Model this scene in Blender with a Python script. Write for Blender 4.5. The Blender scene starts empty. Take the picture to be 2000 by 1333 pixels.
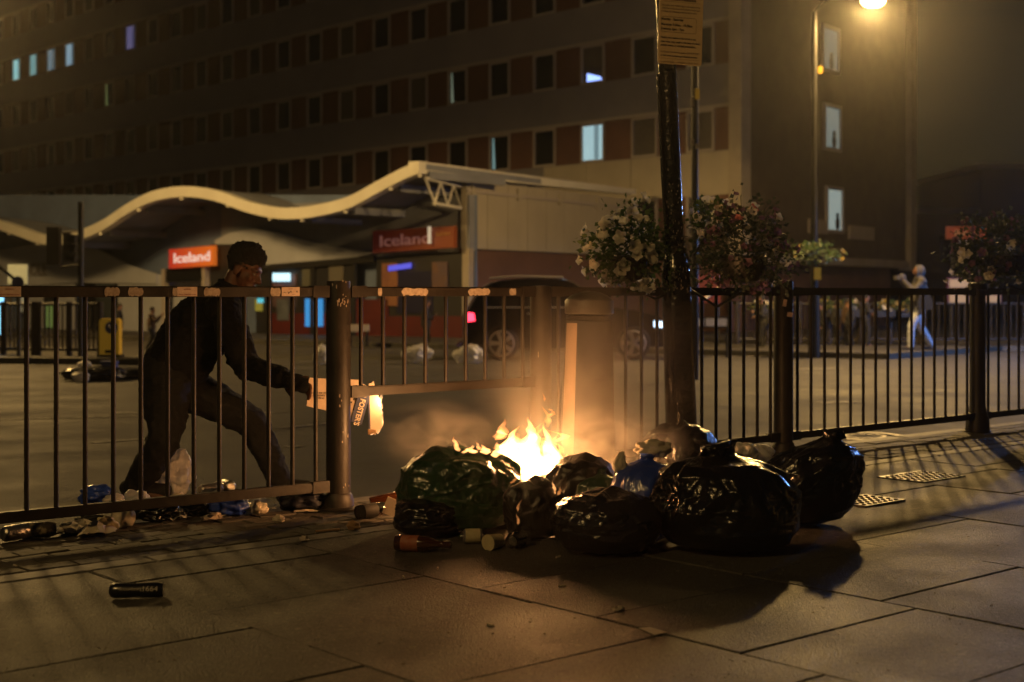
import bpy, bmesh, math, random
import numpy as np
from math import radians, sin, cos, pi, sqrt, atan2
from mathutils import Vector, Matrix, noise
V = Vector
# ------------------------------------------------------------------ camera, world, light, exposure
sc = bpy.context.scene
F = 50 / 36 * 2000          # focal length in photograph pixels
CH = 1.05                   # camera height
HY = 570                    # pixel row of the horizon
cam = bpy.data.cameras.new('camera')
cam.lens = 50; cam.sensor_width = 36; cam.clip_start = .05; cam.clip_end = 2000
cam.shift_y = -(1333 / 2 - HY) / 2000
cam.dof.use_dof = True; cam.dof.focus_distance = 6.5; cam.dof.aperture_fstop = 2.7
camo = bpy.data.objects.new('camera', cam); sc.collection.objects.link(camo)
camo.location = (0, 0, CH); camo.rotation_euler = (radians(90), 0, 0)
sc.camera = camo
world = bpy.data.worlds.new('World'); sc.world = world; world.use_nodes = True
wn = world.node_tree; bg = wn.nodes['Background']
sky = wn.nodes.new('ShaderNodeTexSky'); sky.sky_type = 'NISHITA'; sky.sun_disc = False
sky.sun_elevation = radians(3); sky.sun_rotation = radians(60)
wn.links.new(sky.outputs[0], bg.inputs[0]); bg.inputs[1].default_value = 0.0035
sd = bpy.data.lights.new('moon', 'SUN'); sd.energy = 0.004; sd.angle = radians(3); sd.color = (.8, .88, 1)
so = bpy.data.objects.new('moon', sd); sc.collection.objects.link(so); so.rotation_euler = (radians(50), 0, radians(-60))
sc.view_settings.view_transform = 'Standard'; sc.view_settings.look = 'None'
sc.view_settings.exposure = 0.0; sc.view_settings.gamma = 1
SODIUM = (1.0, .60, .19)
LAMP_POWER = 3300
HAZE = 0.00075
FIRE_POWER = 78
sc.render.engine = 'CYCLES'
cy = sc.cycles
cy.use_denoising = True; cy.max_bounces = 4; cy.diffuse_bounces = 1; cy.glossy_bounces = 2
cy.transmission_bounces = 4; cy.transparent_max_bounces = 8; cy.volume_bounces = 0
cy.sample_clamp_indirect = 3; cy.sample_clamp_direct = 0; cy.volume_max_steps = 40; cy.volume_step_rate = 3
cy.use_adaptive_sampling = True; cy.adaptive_threshold = .03
COL = sc.collection
RND = random.Random(7)

# ------------------------------------------------------------------ helpers
def ray(px, py): return V(((px - 1000) / F, 1, (HY - py) / F))
def at(px, py, Y): return V((0, 0, CH)) + ray(px, py) * Y
def onground(px, py, z=0): return at(px, py, (CH - z) * F / (py - HY))
def zroad(Y): return -.10 - .007 * max(0, Y - 7)
def onroad(px, py):
    Y = 10
    for _ in range(12): Y = (CH - zroad(Y)) * F / (py - HY)
    return at(px, py, Y)
def hit(px, py, P0, n):
    C = V((0, 0, CH)); r = ray(px, py)
    return C + r * (n.dot(P0 - C) / n.dot(r))

WM = {}
def link(name, data, parent=None, M=None):
    o = bpy.data.objects.new(name, data); COL.objects.link(o)
    M = M or Matrix.Identity(4)
    if parent is not None:
        o.parent = parent; o.matrix_parent_inverse = WM[parent.name].inverted()
    o.matrix_basis = M; WM[o.name] = M
    return o
def thing(name, label, cat, loc=(0, 0, 0), group=None):
    o = link(name, None, None, Matrix.Translation(V(loc))); o.empty_display_size = .1
    return tag(o, label, cat, group)
def tag(o, label, cat, group=None):
    o['label'] = label; o['category'] = cat
    if group: o['group'] = group
    return o
def structure(o): o['kind'] = 'structure'; return o
def stuff(o): o['kind'] = 'stuff'; return o

class MB:
    def __init__(s): s.v = []; s.f = []
    def add(s, vs, fs):
        k = len(s.v); s.v += [V(p) for p in vs]; s.f += [tuple(i + k for i in f) for f in fs]; return s
    def hexa(s, p):   # 8 corners: bottom 0-3, top 4-7
        return s.add(p, [(3, 2, 1, 0), (4, 5, 6, 7), (0, 1, 5, 4), (1, 2, 6, 5), (2, 3, 7, 6), (3, 0, 4, 7)])
    def box(s, c, d, R=None):
        c = V(c); d = V(d) / 2; p = []
        for z in (-1, 1):
            for x, y in ((-1, -1), (1, -1), (1, 1), (-1, 1)):
                q = V((x * d.x, y * d.y, z * d.z)); p.append(c + (R @ q if R else q))
        return s.hexa(p)
    def tube(s, pts, rs, n=10, cap=True):
        pts = [V(p) for p in pts]
        if not hasattr(rs, '__len__'): rs = [rs] * len(pts)
        rings = []; up = None
        for i, p in enumerate(pts):
            t = (pts[min(i + 1, len(pts) - 1)] - pts[max(i - 1, 0)]).normalized()
            if up is None: up = V((1, 0, 0)) if abs(t.x) < .8 else V((0, 1, 0))
            a = (up - t * up.dot(t)).normalized(); b = t.cross(a); up = a
            rings.append([p + (a * cos(2 * pi * k / n) + b * sin(2 * pi * k / n)) * rs[i] for k in range(n)])
        vs = [q for r in rings for q in r]; fs = []
        for i in range(len(pts) - 1):
            for k in range(n):
                fs.append((i * n + k, i * n + (k + 1) % n, (i + 1) * n + (k + 1) % n, (i + 1) * n + k))
        if cap: fs += [tuple(range(n - 1, -1, -1)), tuple((len(pts) - 1) * n + k for k in range(n))]
        return s.add(vs, fs)
    def lathe(s, prof, c=(0, 0, 0), n=24, axis=None):
        c = V(c); R = axis.to_3x3() if axis else None
        vs = []; fs = []
        for r, z in prof:
            for k in range(n):
                q = V((r * cos(2 * pi * k / n), r * sin(2 * pi * k / n), z)); vs.append(c + (R @ q if R else q))
        for i in range(len(prof) - 1):
            for k in range(n):
                fs.append((i * n + k, i * n + (k + 1) % n, (i + 1) * n + (k + 1) % n, (i + 1) * n + k))
        fs += [tuple(range(n - 1, -1, -1)), tuple((len(prof) - 1) * n + k for k in range(n))]
        return s.add(vs, fs)
    def prism(s, poly, off):     # closed planar polygon extruded by a vector
        poly = [V(p) for p in poly]; off = V(off); n = len(poly)
        return s.add(poly + [p + off for p in poly],
                     [tuple(range(n - 1, -1, -1)), tuple(range(n, 2 * n))] + [(i, (i + 1) % n, n + (i + 1) % n, n + i) for i in range(n)])
    def ball(s, c, r, R=None, nu=14, nv=9):
        c = V(c); r = V(r) if hasattr(r, '__len__') else V((r, r, r)); vs = []; fs = []
        for j in range(1, nv):
            t = pi * j / nv
            for k in range(nu):
                a = 2 * pi * k / nu; q = V((r.x * sin(t) * cos(a), r.y * sin(t) * sin(a), -r.z * cos(t)))
                vs.append(c + (R @ q if R else q))
        for e in (-1, 1):
            q = V((0, 0, e * r.z)); vs.append(c + (R @ q if R else q))
        for j in range(nv - 2):
            for k in range(nu): fs.append((j * nu + k, j * nu + (k + 1) % nu, (j + 1) * nu + (k + 1) % nu, (j + 1) * nu + k))
        b = len(vs) - 2
        for k in range(nu):
            fs.append((b, (k + 1) % nu, k)); m = (nv - 2) * nu; fs.append((b + 1, m + k, m + (k + 1) % nu))
        return s.add(vs, fs)
    def mesh(s, name, mat=None, smooth=None):
        me = bpy.data.meshes.new(name); me.from_pydata([tuple(p) for p in s.v], [], s.f); me.validate()
        bm = bmesh.new(); bm.from_mesh(me); bmesh.ops.recalc_face_normals(bm, faces=bm.faces); bm.to_mesh(me); bm.free()
        if mat: me.materials.append(mat)
        if smooth:
            me.shade_smooth()
            if smooth < 180: me.set_sharp_from_angle(angle=radians(smooth))
        return me
    def build(s, name, mat, parent=None, smooth=None): return link(name, s.mesh(name, mat, smooth), parent)

def rotz(a): return Matrix.Rotation(a, 3, 'Z')
def frame(origin, xdir, ydir):      # 4x4 with x, y axes and z = x cross y
    x = V(xdir).normalized(); y = V(ydir); y = (y - x * x.dot(y)).normalized(); z = x.cross(y)
    M = Matrix((x, y, z)).transposed().to_4x4(); M.translation = V(origin); return M
def textmesh(name, txt, size, mat, extrude=.002, align='CENTER', width=None, bold=0):
    cu = bpy.data.curves.new('t', 'FONT'); cu.body = txt; cu.size = size; cu.extrude = extrude
    cu.align_x = align; cu.align_y = 'CENTER'; cu.offset = bold; cu.resolution_u = 3
    o = bpy.data.objects.new('t', cu); COL.objects.link(o)
    dg = bpy.context.evaluated_depsgraph_get(); me = bpy.data.meshes.new_from_object(o.evaluated_get(dg))
    bpy.data.objects.remove(o); bpy.data.curves.remove(cu)
    if width and len(me.vertices):
        xs = [v.co.x for v in me.vertices]; k = width / max(1e-6, max(xs) - min(xs)); x0 = 0 if align == 'LEFT' else (max(xs) + min(xs)) / 2
        for v in me.vertices: v.co.x = (v.co.x - x0) * k
    me.name = name; me.materials.clear(); me.materials.append(mat); return me
def fbm(p, o=3): return noise.fractal(p, 1.0, 2.0, o)
def ridge(p): return 1 - abs(noise.noise(p)) * 2

# ------------------------------------------------------------------ materials
MATS = {}
def mat(name, col, rough=.6, metal=0., col2=None, nscale=4., nstretch=None, contrast=(.35, .65), bump=0., bscale=40., rand=0.,
        spec=.5, coat=0., emis=None, estr=1., trans=0., translucent=0., alpha=1., sheen=0., detail=6, rough2=None):
    if name in MATS: return MATS[name]
    m = bpy.data.materials.new(name); m.use_nodes = True; nt = m.node_tree; N = nt.nodes; L = nt.links
    b = N['Principled BSDF']; out = N['Material Output']
    def rgb(c): return (c[0], c[1], c[2], 1)
    b.inputs['Base Color'].default_value = rgb(col); b.inputs['Roughness'].default_value = rough; b.inputs['Metallic'].default_value = metal
    b.inputs['Specular IOR Level'].default_value = spec; b.inputs['Coat Weight'].default_value = coat; b.inputs['Coat Roughness'].default_value = .12
    b.inputs['Transmission Weight'].default_value = trans; b.inputs['Alpha'].default_value = alpha; b.inputs['Sheen Weight'].default_value = sheen
    tc = N.new('ShaderNodeTexCoord'); src = None
    if col2 or bump:
        mp = N.new('ShaderNodeMapping'); geo = N.new('ShaderNodeNewGeometry'); L.new(geo.outputs['Position'], mp.inputs[0])
        if nstretch: mp.inputs['Scale'].default_value = nstretch
    if col2:
        nz = N.new('ShaderNodeTexNoise'); nz.inputs['Scale'].default_value = nscale; nz.inputs['Detail'].default_value = detail
        nz.inputs['Roughness'].default_value = .62; L.new(mp.outputs[0], nz.inputs['Vector'])
        r = N.new('ShaderNodeValToRGB'); r.color_ramp.elements[0].position, r.color_ramp.elements[1].position = contrast
        r.color_ramp.elements[0].color = rgb(col); r.color_ramp.elements[1].color = rgb(col2); L.new(nz.outputs[0], r.inputs[0]); src = r.outputs[0]
        if rough2 is not None:
            mr = N.new('ShaderNodeMapRange'); mr.inputs[1].default_value, mr.inputs[2].default_value = contrast
            mr.inputs[3].default_value = rough; mr.inputs[4].default_value = rough2
            L.new(nz.outputs[0], mr.inputs[0]); L.new(mr.outputs[0], b.inputs['Roughness'])
    if rand:
        oi = N.new('ShaderNodeObjectInfo'); mr = N.new('ShaderNodeMapRange'); mr.inputs[3].default_value = 1 - rand; mr.inputs[4].default_value = 1 + rand
        L.new(oi.outputs['Random'], mr.inputs[0]); mx = N.new('ShaderNodeMix'); mx.data_type = 'RGBA'; mx.blend_type = 'MULTIPLY'; mx.inputs[0].default_value = 1
        cb = N.new('ShaderNodeCombineColor')
        for i in range(3): L.new(mr.outputs[0], cb.inputs[i])
        if src: L.new(src, mx.inputs[6])
        else: mx.inputs[6].default_value = rgb(col)
        L.new(cb.outputs[0], mx.inputs[7]); src = mx.outputs[2]
    if src: L.new(src, b.inputs['Base Color'])
    if bump:
        bz = N.new('ShaderNodeTexNoise'); bz.inputs['Scale'].default_value = bscale; bz.inputs['Detail'].default_value = 5; L.new(mp.outputs[0], bz.inputs['Vector'])
        bp = N.new('ShaderNodeBump'); bp.inputs['Strength'].default_value = bump; bp.inputs['Distance'].default_value = .02
        L.new(bz.outputs[0], bp.inputs['Height']); L.new(bp.outputs[0], b.inputs['Normal'])
    if emis:
        b.inputs['Emission Color'].default_value = rgb(emis); b.inputs['Emission Strength'].default_value = estr
    if translucent:
        t = N.new('ShaderNodeBsdfTranslucent'); t.inputs[0].default_value = rgb([min(1, c * 3) for c in col]); ms = N.new('ShaderNodeMixShader')
        ms.inputs[0].default_value = translucent; L.new(b.outputs[0], ms.inputs[1]); L.new(t.outputs[0], ms.inputs[2]); L.new(ms.outputs[0], out.inputs[0])
    MATS[name] = m; return m
def bagmat(name, col, rough, trl=0., coat=.3):
    m = mat(name, col, rough, spec=.7, coat=coat, translucent=trl)
    nt = m.node_tree; N = nt.nodes; L = nt.links; b = N['Principled BSDF']
    geo = N.new('ShaderNodeNewGeometry'); h = None
    for sc_, st, w in ((16, (1, 1, .28), 1.), (40, (1, .8, .25), .5)):
        mp = N.new('ShaderNodeMapping'); mp.inputs['Scale'].default_value = st; L.new(geo.outputs['Position'], mp.inputs[0])
        nz = N.new('ShaderNodeTexNoise'); nz.inputs['Scale'].default_value = sc_; nz.inputs['Detail'].default_value = 1.0
        nz.inputs['Distortion'].default_value = 1.4; L.new(mp.outputs[0], nz.inputs['Vector'])
        sb = N.new('ShaderNodeMath'); sb.operation = 'SUBTRACT'; sb.inputs[1].default_value = .5; L.new(nz.outputs[0], sb.inputs[0])
        ab = N.new('ShaderNodeMath'); ab.operation = 'ABSOLUTE'; L.new(sb.outputs[0], ab.inputs[0])
        mu = N.new('ShaderNodeMath'); mu.operation = 'MULTIPLY'; mu.inputs[1].default_value = w; L.new(ab.outputs[0], mu.inputs[0])
        if h is None: h = mu.outputs[0]
        else:
            ad = N.new('ShaderNodeMath'); L.new(h, ad.inputs[0]); L.new(mu.outputs[0], ad.inputs[1]); h = ad.outputs[0]
    bp = N.new('ShaderNodeBump'); bp.inputs['Strength'].default_value = .32; bp.inputs['Distance'].default_value = .02
    L.new(h, bp.inputs['Height']); L.new(bp.outputs[0], b.inputs['Normal']); L.new(bp.outputs[0], b.inputs['Coat Normal'])
    return m
def glow(name, col, s=1.): return mat(name, (.02, .02, .02), .4, emis=col, estr=s)
M_asph = mat('asphalt', (.034, .032, .028), .62, col2=(.055, .051, .045), nscale=1.1, bump=.5, bscale=90, rough2=.8)
M_slab = mat('paving stone', (.034, .032, .027), .45, col2=(.095, .088, .074), nscale=1.6, contrast=(.28, .75), bump=.55, bscale=130, rand=.25, rough2=.75, detail=13)
def add_wear(m, stain=.8, gum=(.19, .17, .14)):
    nt = m.node_tree; N = nt.nodes; L = nt.links; b = N['Principled BSDF']; src = b.inputs['Base Color'].links[0].from_socket
    g = N.new('ShaderNodeNewGeometry')
    def mixc(fac, blend, col, base):
        mx = N.new('ShaderNodeMix'); mx.data_type = 'RGBA'; mx.blend_type = blend; L.new(fac, mx.inputs[0]); L.new(base, mx.inputs[6]); mx.inputs[7].default_value = (*col, 1); return mx.outputs[2]
    def ramp(sock, a, c, lo=0., hi=1.):
        r = N.new('ShaderNodeMapRange'); r.inputs[1].default_value = a; r.inputs[2].default_value = c; r.inputs[3].default_value = lo; r.inputs[4].default_value = hi; L.new(sock, r.inputs[0]); return r.outputs[0]
    n1 = N.new('ShaderNodeTexNoise'); n1.inputs['Scale'].default_value = .9; n1.inputs['Detail'].default_value = 9; n1.inputs['Roughness'].default_value = .7; n1.inputs['Distortion'].default_value = .8; L.new(g.outputs[0], n1.inputs['Vector'])
    c = mixc(ramp(n1.outputs[0], .5, .62, 0, stain), 'MIX', (.018, .015, .012), src)
    v = N.new('ShaderNodeTexVoronoi'); v.inputs['Scale'].default_value = 7.5; L.new(g.outputs[0], v.inputs['Vector'])
    c = mixc(ramp(v.outputs['Distance'], .10, .085, 0, .55), 'MIX', gum, c)
    v2 = N.new('ShaderNodeTexVoronoi'); v2.inputs['Scale'].default_value = 4.3; L.new(g.outputs[0], v2.inputs['Vector'])
    c = mixc(ramp(v2.outputs['Distance'], .09, .07, 0, .7), 'MIX', (.02, .018, .015), c)
    for sc_, lo, hi, col in ((70, .56, .66, (.16, .145, .12)), (110, .57, .66, (.012, .011, .009)), (24, .58, .70, (.025, .022, .018))):      # aggregate, pits and dirt
        n2 = N.new('ShaderNodeTexNoise'); n2.inputs['Scale'].default_value = sc_; n2.inputs['Detail'].default_value = 3; L.new(g.outputs[0], n2.inputs['Vector'])
        c = mixc(ramp(n2.outputs[0], lo, hi, 0, .7), 'MIX', col, c)
    L.new(c, b.inputs['Base Color'])
add_wear(M_slab)
M_joint = mat('joint sand', (.016, .014, .012), .95, col2=(.03, .026, .022), nscale=30)
M_paver = mat('block paver', (.045, .04, .034), .7, col2=(.095, .082, .066), nscale=6, bump=.4, bscale=60, rand=.3)
M_kerb = mat('granite', (.09, .085, .08), .6, col2=(.17, .16, .15), nscale=14, bump=.25, bscale=80, rand=.15)
M_rail = mat('rail paint', (.017, .014, .0125), .42, col2=(.028, .022, .018), nscale=9, bump=.08, bscale=70, spec=.45, rough2=.6)
M_chip = mat('chipped primer', (.5, .42, .34), .8, col2=(.32, .25, .2), nscale=60, bump=.2)
M_stick = mat('sticker paper', (.72, .58, .48), .7, col2=(.6, .46, .38), nscale=50)
M_ink = mat('ink', (.02, .018, .016), .7)
M_redink = mat('red ink', (.3, .04, .03), .7)
M_pole = mat('gloss black paint', (.012, .011, .011), .16, col2=(.02, .018, .017), nscale=20, bump=.35, bscale=38, coat=.6)
M_galv = mat('galvanised steel', (.2, .2, .2), .5, metal=.6, col2=(.13, .13, .13), nscale=8)
M_dark = mat('dark metal', (.018, .018, .019), .45)
M_bag = bagmat('black plastic', (.006, .006, .007), .23, coat=.12)
M_bagb = bagmat('charred plastic', (.008, .006, .005), .42, coat=0)
M_green = bagmat('green plastic', (.02, .056, .023), .3, .2)
M_blue = bagmat('blue plastic', (.03, .075, .42), .3, .15)
M_white = bagmat('white plastic', (.62, .6, .55), .4, .3, coat=.1)
M_paper = mat('paper', (.62, .55, .44), .85, col2=(.5, .42, .33), nscale=12, bump=.2, bscale=30)
M_card = mat('cardboard print', (.7, .55, .42), .75, col2=(.62, .47, .35), nscale=20)
M_cardk = mat('corrugated kraft', (.36, .22, .11), .85, col2=(.28, .16, .08), nscale=40)
M_navy = mat('navy print', (.02, .03, .09), .6, col2=(.03, .04, .11), nscale=30)
M_letter = mat('cream lettering', (.75, .62, .48), .7)
M_skin = mat('dark brown skin', (.115, .05, .028), .5, col2=(.085, .036, .02), nscale=40, bump=.1, bscale=220)
M_hair = mat('black hair', (.006, .005, .004), .85, bump=1., bscale=260, sheen=.1)
M_knit = mat('black jersey', (.0055, .0055, .0065), .9, col2=(.009, .009, .0105), nscale=30, bump=.3, bscale=400, sheen=.03, spec=.2)
M_trou = mat('black cotton', (.0045, .0045, .005), .88, col2=(.0065, .0065, .0072), nscale=25, bump=.3, bscale=300)
M_eye = mat('eye', (.16, .13, .11), .15)
M_leaf = mat('leaf', (.035, .065, .02), .5, col2=(.07, .11, .035), nscale=25, translucent=.25)
M_leafd = mat('dark leaf', (.025, .04, .022), .5, col2=(.055, .055, .04), nscale=25, translucent=.2)
M_petw = mat('white petal', (.78, .74, .62), .6, col2=(.68, .58, .46), nscale=30, translucent=.35)
M_petp = mat('purple petal', (.10, .05, .09), .6, col2=(.2, .11, .16), nscale=30, translucent=.3)
M_petr = mat('pink petal', (.36, .1, .1), .6, col2=(.42, .17, .17), nscale=30, translucent=.3)
M_pety = mat('yellow petal', (.28, .21, .06), .6, translucent=.3)
M_glassb = mat('brown bottle glass', (.05, .015, .004), .06, coat=.6)
M_glassc = mat('clear glass', (.8, .84, .8), .05, trans=1.0)
M_alu = mat('aluminium', (.55, .53, .5), .3, metal=.9, bump=.4, bscale=40)
M_label = mat('bottle label', (.6, .52, .3), .7, col2=(.5, .42, .24), nscale=40)
M_labelr = mat('red label', (.3, .07, .03), .6, col2=(.36, .14, .07), nscale=40)
M_sp = mat('spandrel render', (.21, .205, .235), .8, col2=(.26, .25, .28), nscale=.7, rough2=.9)
M_brick = mat('brown brick', (.155, .08, .058), .85, col2=(.12, .064, .048), nscale=1.2, rand=.12)
M_gable = mat('gable brick', (.085, .066, .05), .85, col2=(.115, .09, .066), nscale=1.5, bump=.3, bscale=12)
M_conc = mat('pale concrete', (.42, .37, .3), .8, col2=(.34, .3, .24), nscale=1.5)
M_frame = mat('window frame', (.42, .38, .36), .6)
M_pane = mat('dark glass', (.012, .013, .014), .08, spec=.7)
M_curt = mat('net curtain', (.12, .11, .1), .7, col2=(.07, .065, .06), nscale=6, nstretch=(8, 8, 1))
M_cream = mat('cream cladding', (.47, .43, .35), .55, col2=(.41, .37, .3), nscale=.8)
M_wave = mat('cream fascia', (.8, .79, .72), .5, col2=(.72, .7, .63), nscale=1.2)
M_soff = mat('soffit', (.26, .28, .35), .8, col2=(.2, .215, .26), nscale=1)
M_shopw = mat('white shop wall', (.46, .49, .58), .75, col2=(.4, .42, .5), nscale=.9)  # white wall, its colour tinted with the bluish light under the canopy
M_shopb = mat('blue light tinted shop wall', (.15, .21, .36), .8, col2=(.11, .15, .26), nscale=.9)  # blue-grey light from the shops is put into this wall colour
M_shopd = mat('dark shop interior', (.02, .02, .023), .5)
M_red = mat('red panel', (.10, .013, .012), .5, col2=(.075, .01, .01), nscale=3)
M_orange = mat('orange panel', (.5, .13, .02), .5)
M_whitep = mat('white paint', (.7, .68, .62), .6, col2=(.45, .42, .38), nscale=25, contrast=(.35, .8))
M_roadp = mat('worn road paint', (.05, .047, .042), .7, col2=(.34, .31, .26), nscale=9, contrast=(.42, .6))
M_carp = mat('black car paint', (.008, .008, .01), .12, coat=1.)
M_cargl = mat('car glass', (.008, .009, .01), .03, spec=.8)
M_tyre = mat('tyre rubber', (.012, .012, .012), .85)
M_rim = mat('alloy rim', (.6, .57, .53), .5, metal=.5)
M_yel = mat('yellow plastic', (.62, .38, .03), .5, emis=(.6, .33, .03), estr=.10)
M_bluep = mat('blue sign', (.02, .04, .22), .5)
M_far = mat('far brick', (.05, .045, .045), .9, col2=(.035, .032, .034), nscale=.4)
M_sign = mat('notice board', (.5, .42, .24), .5, col2=(.45, .37, .21), nscale=6)
M_jean = mat('pale trousers', (.42, .46, .56), .85, bump=.2, bscale=60)
M_hoodie = mat('grey hoodie', (.055, .052, .052), .9, bump=.2, bscale=60)
M_fardark = mat('dark clothing', (.015, .015, .017), .9)
M_farskin = mat('far skin', (.2, .1, .06), .6)
M_brownc = mat('brown coat', (.06, .035, .02), .9)

# ------------------------------------------------------------------ ground
A0 = V((-.835, 6.84, 0)); D = V((.7548, .656, 0)).normalized(); Nn = V((-D.y, D.x, 0))
def ab(a, b, z=0): p = A0 + D * a + Nn * b; p.z = z; return p
mb = MB(); KB = .31
rows = [KB, 1, 2.5, 5, 9, 14, 20, 28, 38, 50, 70, 110, 200]
def rz(p): p = p.copy(); p.z = zroad(p.y); return p
cols = [-160, -80, -40, -20, -10, -5, 0, 5, 10, 20, 40, 80, 160]
vs = [rz(ab(a, b)) for b in rows for a in cols]; nc = len(cols)
fs = [(j * nc + i, j * nc + i + 1, (j + 1) * nc + i + 1, (j + 1) * nc + i) for j in range(len(rows) - 1) for i in range(nc - 1)]
structure(MB().add(vs, fs).build('road', M_asph))
pav = structure(MB().add([ab(-40, -14, -.02), ab(60, -14, -.02), ab(60, .16, -.02), ab(-40, .16, -.02)], [(0, 1, 2, 3)]).build('pavement', M_joint))
EB = -.50        # pavers from EB to .15, slabs below EB-.13, edging stone between
def slab_mesh(l, w, h, name, m, bev=.006):
    bm = bmesh.new(); bmesh.ops.create_cube(bm, size=1)
    for v in bm.verts: v.co = V((v.co.x * l, v.co.y * w, v.co.z * h))
    bmesh.ops.bevel(bm, geom=[e for e in bm.edges if all(v.co.z > 0 for v in e.verts)], offset=bev, segments=1, affect='EDGES')
    me = bpy.data.meshes.new(name); bm.to_mesh(me); bm.free(); me.materials.append(m); return me
ang = atan2(D.y, D.x)
sm = slab_mesh(.8955, .5955, .04, 'paving_slab', M_slab, .004)
def place(me, name, par, a, b, z, tilt=.004, sx=1):
    M = Matrix.Translation(ab(a, b, z)) @ Matrix.Rotation(ang, 4, 'Z') @ Matrix.Rotation(RND.uniform(-tilt, tilt), 4, 'X') @ Matrix.Rotation(RND.uniform(-tilt, tilt), 4, 'Y') @ Matrix.Diagonal((sx, 1, 1, 1))
    return link(name, me, par, M)
def infr(p, m=150):
    if p.y < 2.6: return False
    px = 1000 + p.x / p.y * F; return -m < px < 2000 + m
for i in range(-9, 15):
    st = RND.choice((0, .14, .3, .44))
    for j in range(12):
        a, b = i * .9 - .2, EB - .13 - .3 - j * .6 - st + .44
        if b > EB - .43: continue
        if infr(ab(a, b), 500): place(sm, 'paving_slab', pav, a, b, -.02 + RND.uniform(-.003, .003))
    # cut slab against the edging stone
    bt = EB - .13; w = st if st > .1 else 0
    top = max([EB - .43 - j * .6 - st + .44 for j in range(12) if EB - .43 - j * .6 - st + .44 <= EB - .43]) + .3
    if bt - top > .05 and infr(ab(i * .9 - .2, (bt + top) / 2), 500):
        place(slab_mesh(.893, bt - top - .008, .04, 'cut_slab', M_slab), 'paving_slab', pav, i * .9 - .2, (bt + top) / 2, -.02)
em = slab_mesh(.9, .12, .05, 'edging_stone', M_kerb)
for i in range(-7, 14): place(em, 'edging_stone', pav, i * .91 + .1, EB - .065, -.024, .002)
pm = slab_mesh(.197, .1, .04, 'block_paver', M_paver, .004)
far = MB(); npv = 0
for r in range(6):
    for i in range(-30, 60):
        a = i * .203 + (.1 if r % 2 else 0); b = EB + .06 + r * .106; z = -.02 + RND.uniform(-.004, .004)
        p = ab(a, b)
        if not infr(p, 100): continue
        if npv < 300 and a < 4.2 and p.y < 9.2: place(pm, 'block_paver', pav, a, b, z, .02); npv += 1
        else: far.box(ab(a, b, z), (.197, .1, .04), rotz(ang))
stuff(far.build('distant_pavers', M_paver, pav))
kerb = structure(MB().box(ab(5, .228, -.09), (90, .13, .13), rotz(ang)).build('kerb', M_joint))
km = slab_mesh(.905, .15, .15, 'kerb_stone', M_kerb, .015)
for i in range(-8, 22): place(km, 'kerb_stone', kerb, i * .915, .235, -.078, .003)
# worn road lines and patches
def roadstrip(name, p, q, w, m=M_roadp):
    p, q = onroad(*p), onroad(*q); t = (q - p).normalized(); s = V((-t.y, t.x, 0)) * w / 2; n = 8; vs = []
    for k in range(n + 1):
        c = p.lerp(q, k / n)
        for e in (-1, 1):
            v = c + s * e; v.z = zroad(v.y) + .005; vs.append(v)
    return structure(MB().add(vs, [(2 * k, 2 * k + 1, 2 * k + 3, 2 * k + 2) for k in range(n)]).build(name, m))
for p, q, w in (((-60, 822), (330, 812), .1), ((180, 866), (330, 855), .1), ((350, 812), (560, 806), .1), ((540, 838), (690, 822), .1), ((1555, 722), (1640, 720), .35), ((1600, 788), (1665, 786), .22),
                ((520, 664), (905, 662), .2), ((225, 808), (260, 806), .3), ((560, 874), (590, 872), .12), ((1380, 699), (2050, 683), .25)):
    roadstrip('road_marking', p, q, w)
p = onroad(1690, 853); mh = MB()
for r0, r1 in ((.26, .33), (.14, .17)):
    n = 28; vs = [V((p.x + r * cos(2 * pi * k / n), p.y + r * sin(2 * pi * k / n), p.z + .006)) for r in (r0, r1) for k in range(n)]
    mh.add(vs, [(k, (k + 1) % n, n + (k + 1) % n, n + k) for k in range(n)])
tag(mh.build('manhole_rim', mat('worn iron', (.12, .1, .07), .5, metal=.5, col2=(.06, .05, .04), nscale=30)), 'worn round iron manhole rim set in the road behind the railing', 'manhole')
# pavement across the road
mb = MB(); fp = [onroad(-300, 712), onroad(300, 712)]
def fpav(name, pts, h=.11, m=M_slab):
    b_ = MB(); P = []
    for p in pts: q = V((p[0], p[1], 0)); q.z = zroad(p[1]) - .05; P.append(q)
    b_.prism(P, (0, 0, h + .05)); return structure(b_.build(name, m))
US = V((-.783, .622, 0)).normalized(); NS = V((-US.y, US.x, 0)) * 1.0      # shop front direction and outward normal
NS = V((-.622, -.783, 0)).normalized(); CS = V((-1.19, 39.0, 0))
def sh(t, w, z=0): p = CS + US * t + NS * w; p.z = z; return p
fpav('far_pavement', [sh(-14, -3), sh(-14, 4.2), sh(-3, 5.0), sh(30, 5.0), sh(70, 5.0), sh(70, -3)])
fpav('side_pavement', [(4.6, 36), (5.2, 33.2), (8, 32.0), (14, 31.6), (40, 33), (40, 62), (4.6, 62)])
fpav('traffic_island', [(-11, 25.6), (-6.4, 24.6), (-6.0, 25.2), (-6.4, 26.2), (-11, 27.4)])

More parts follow.
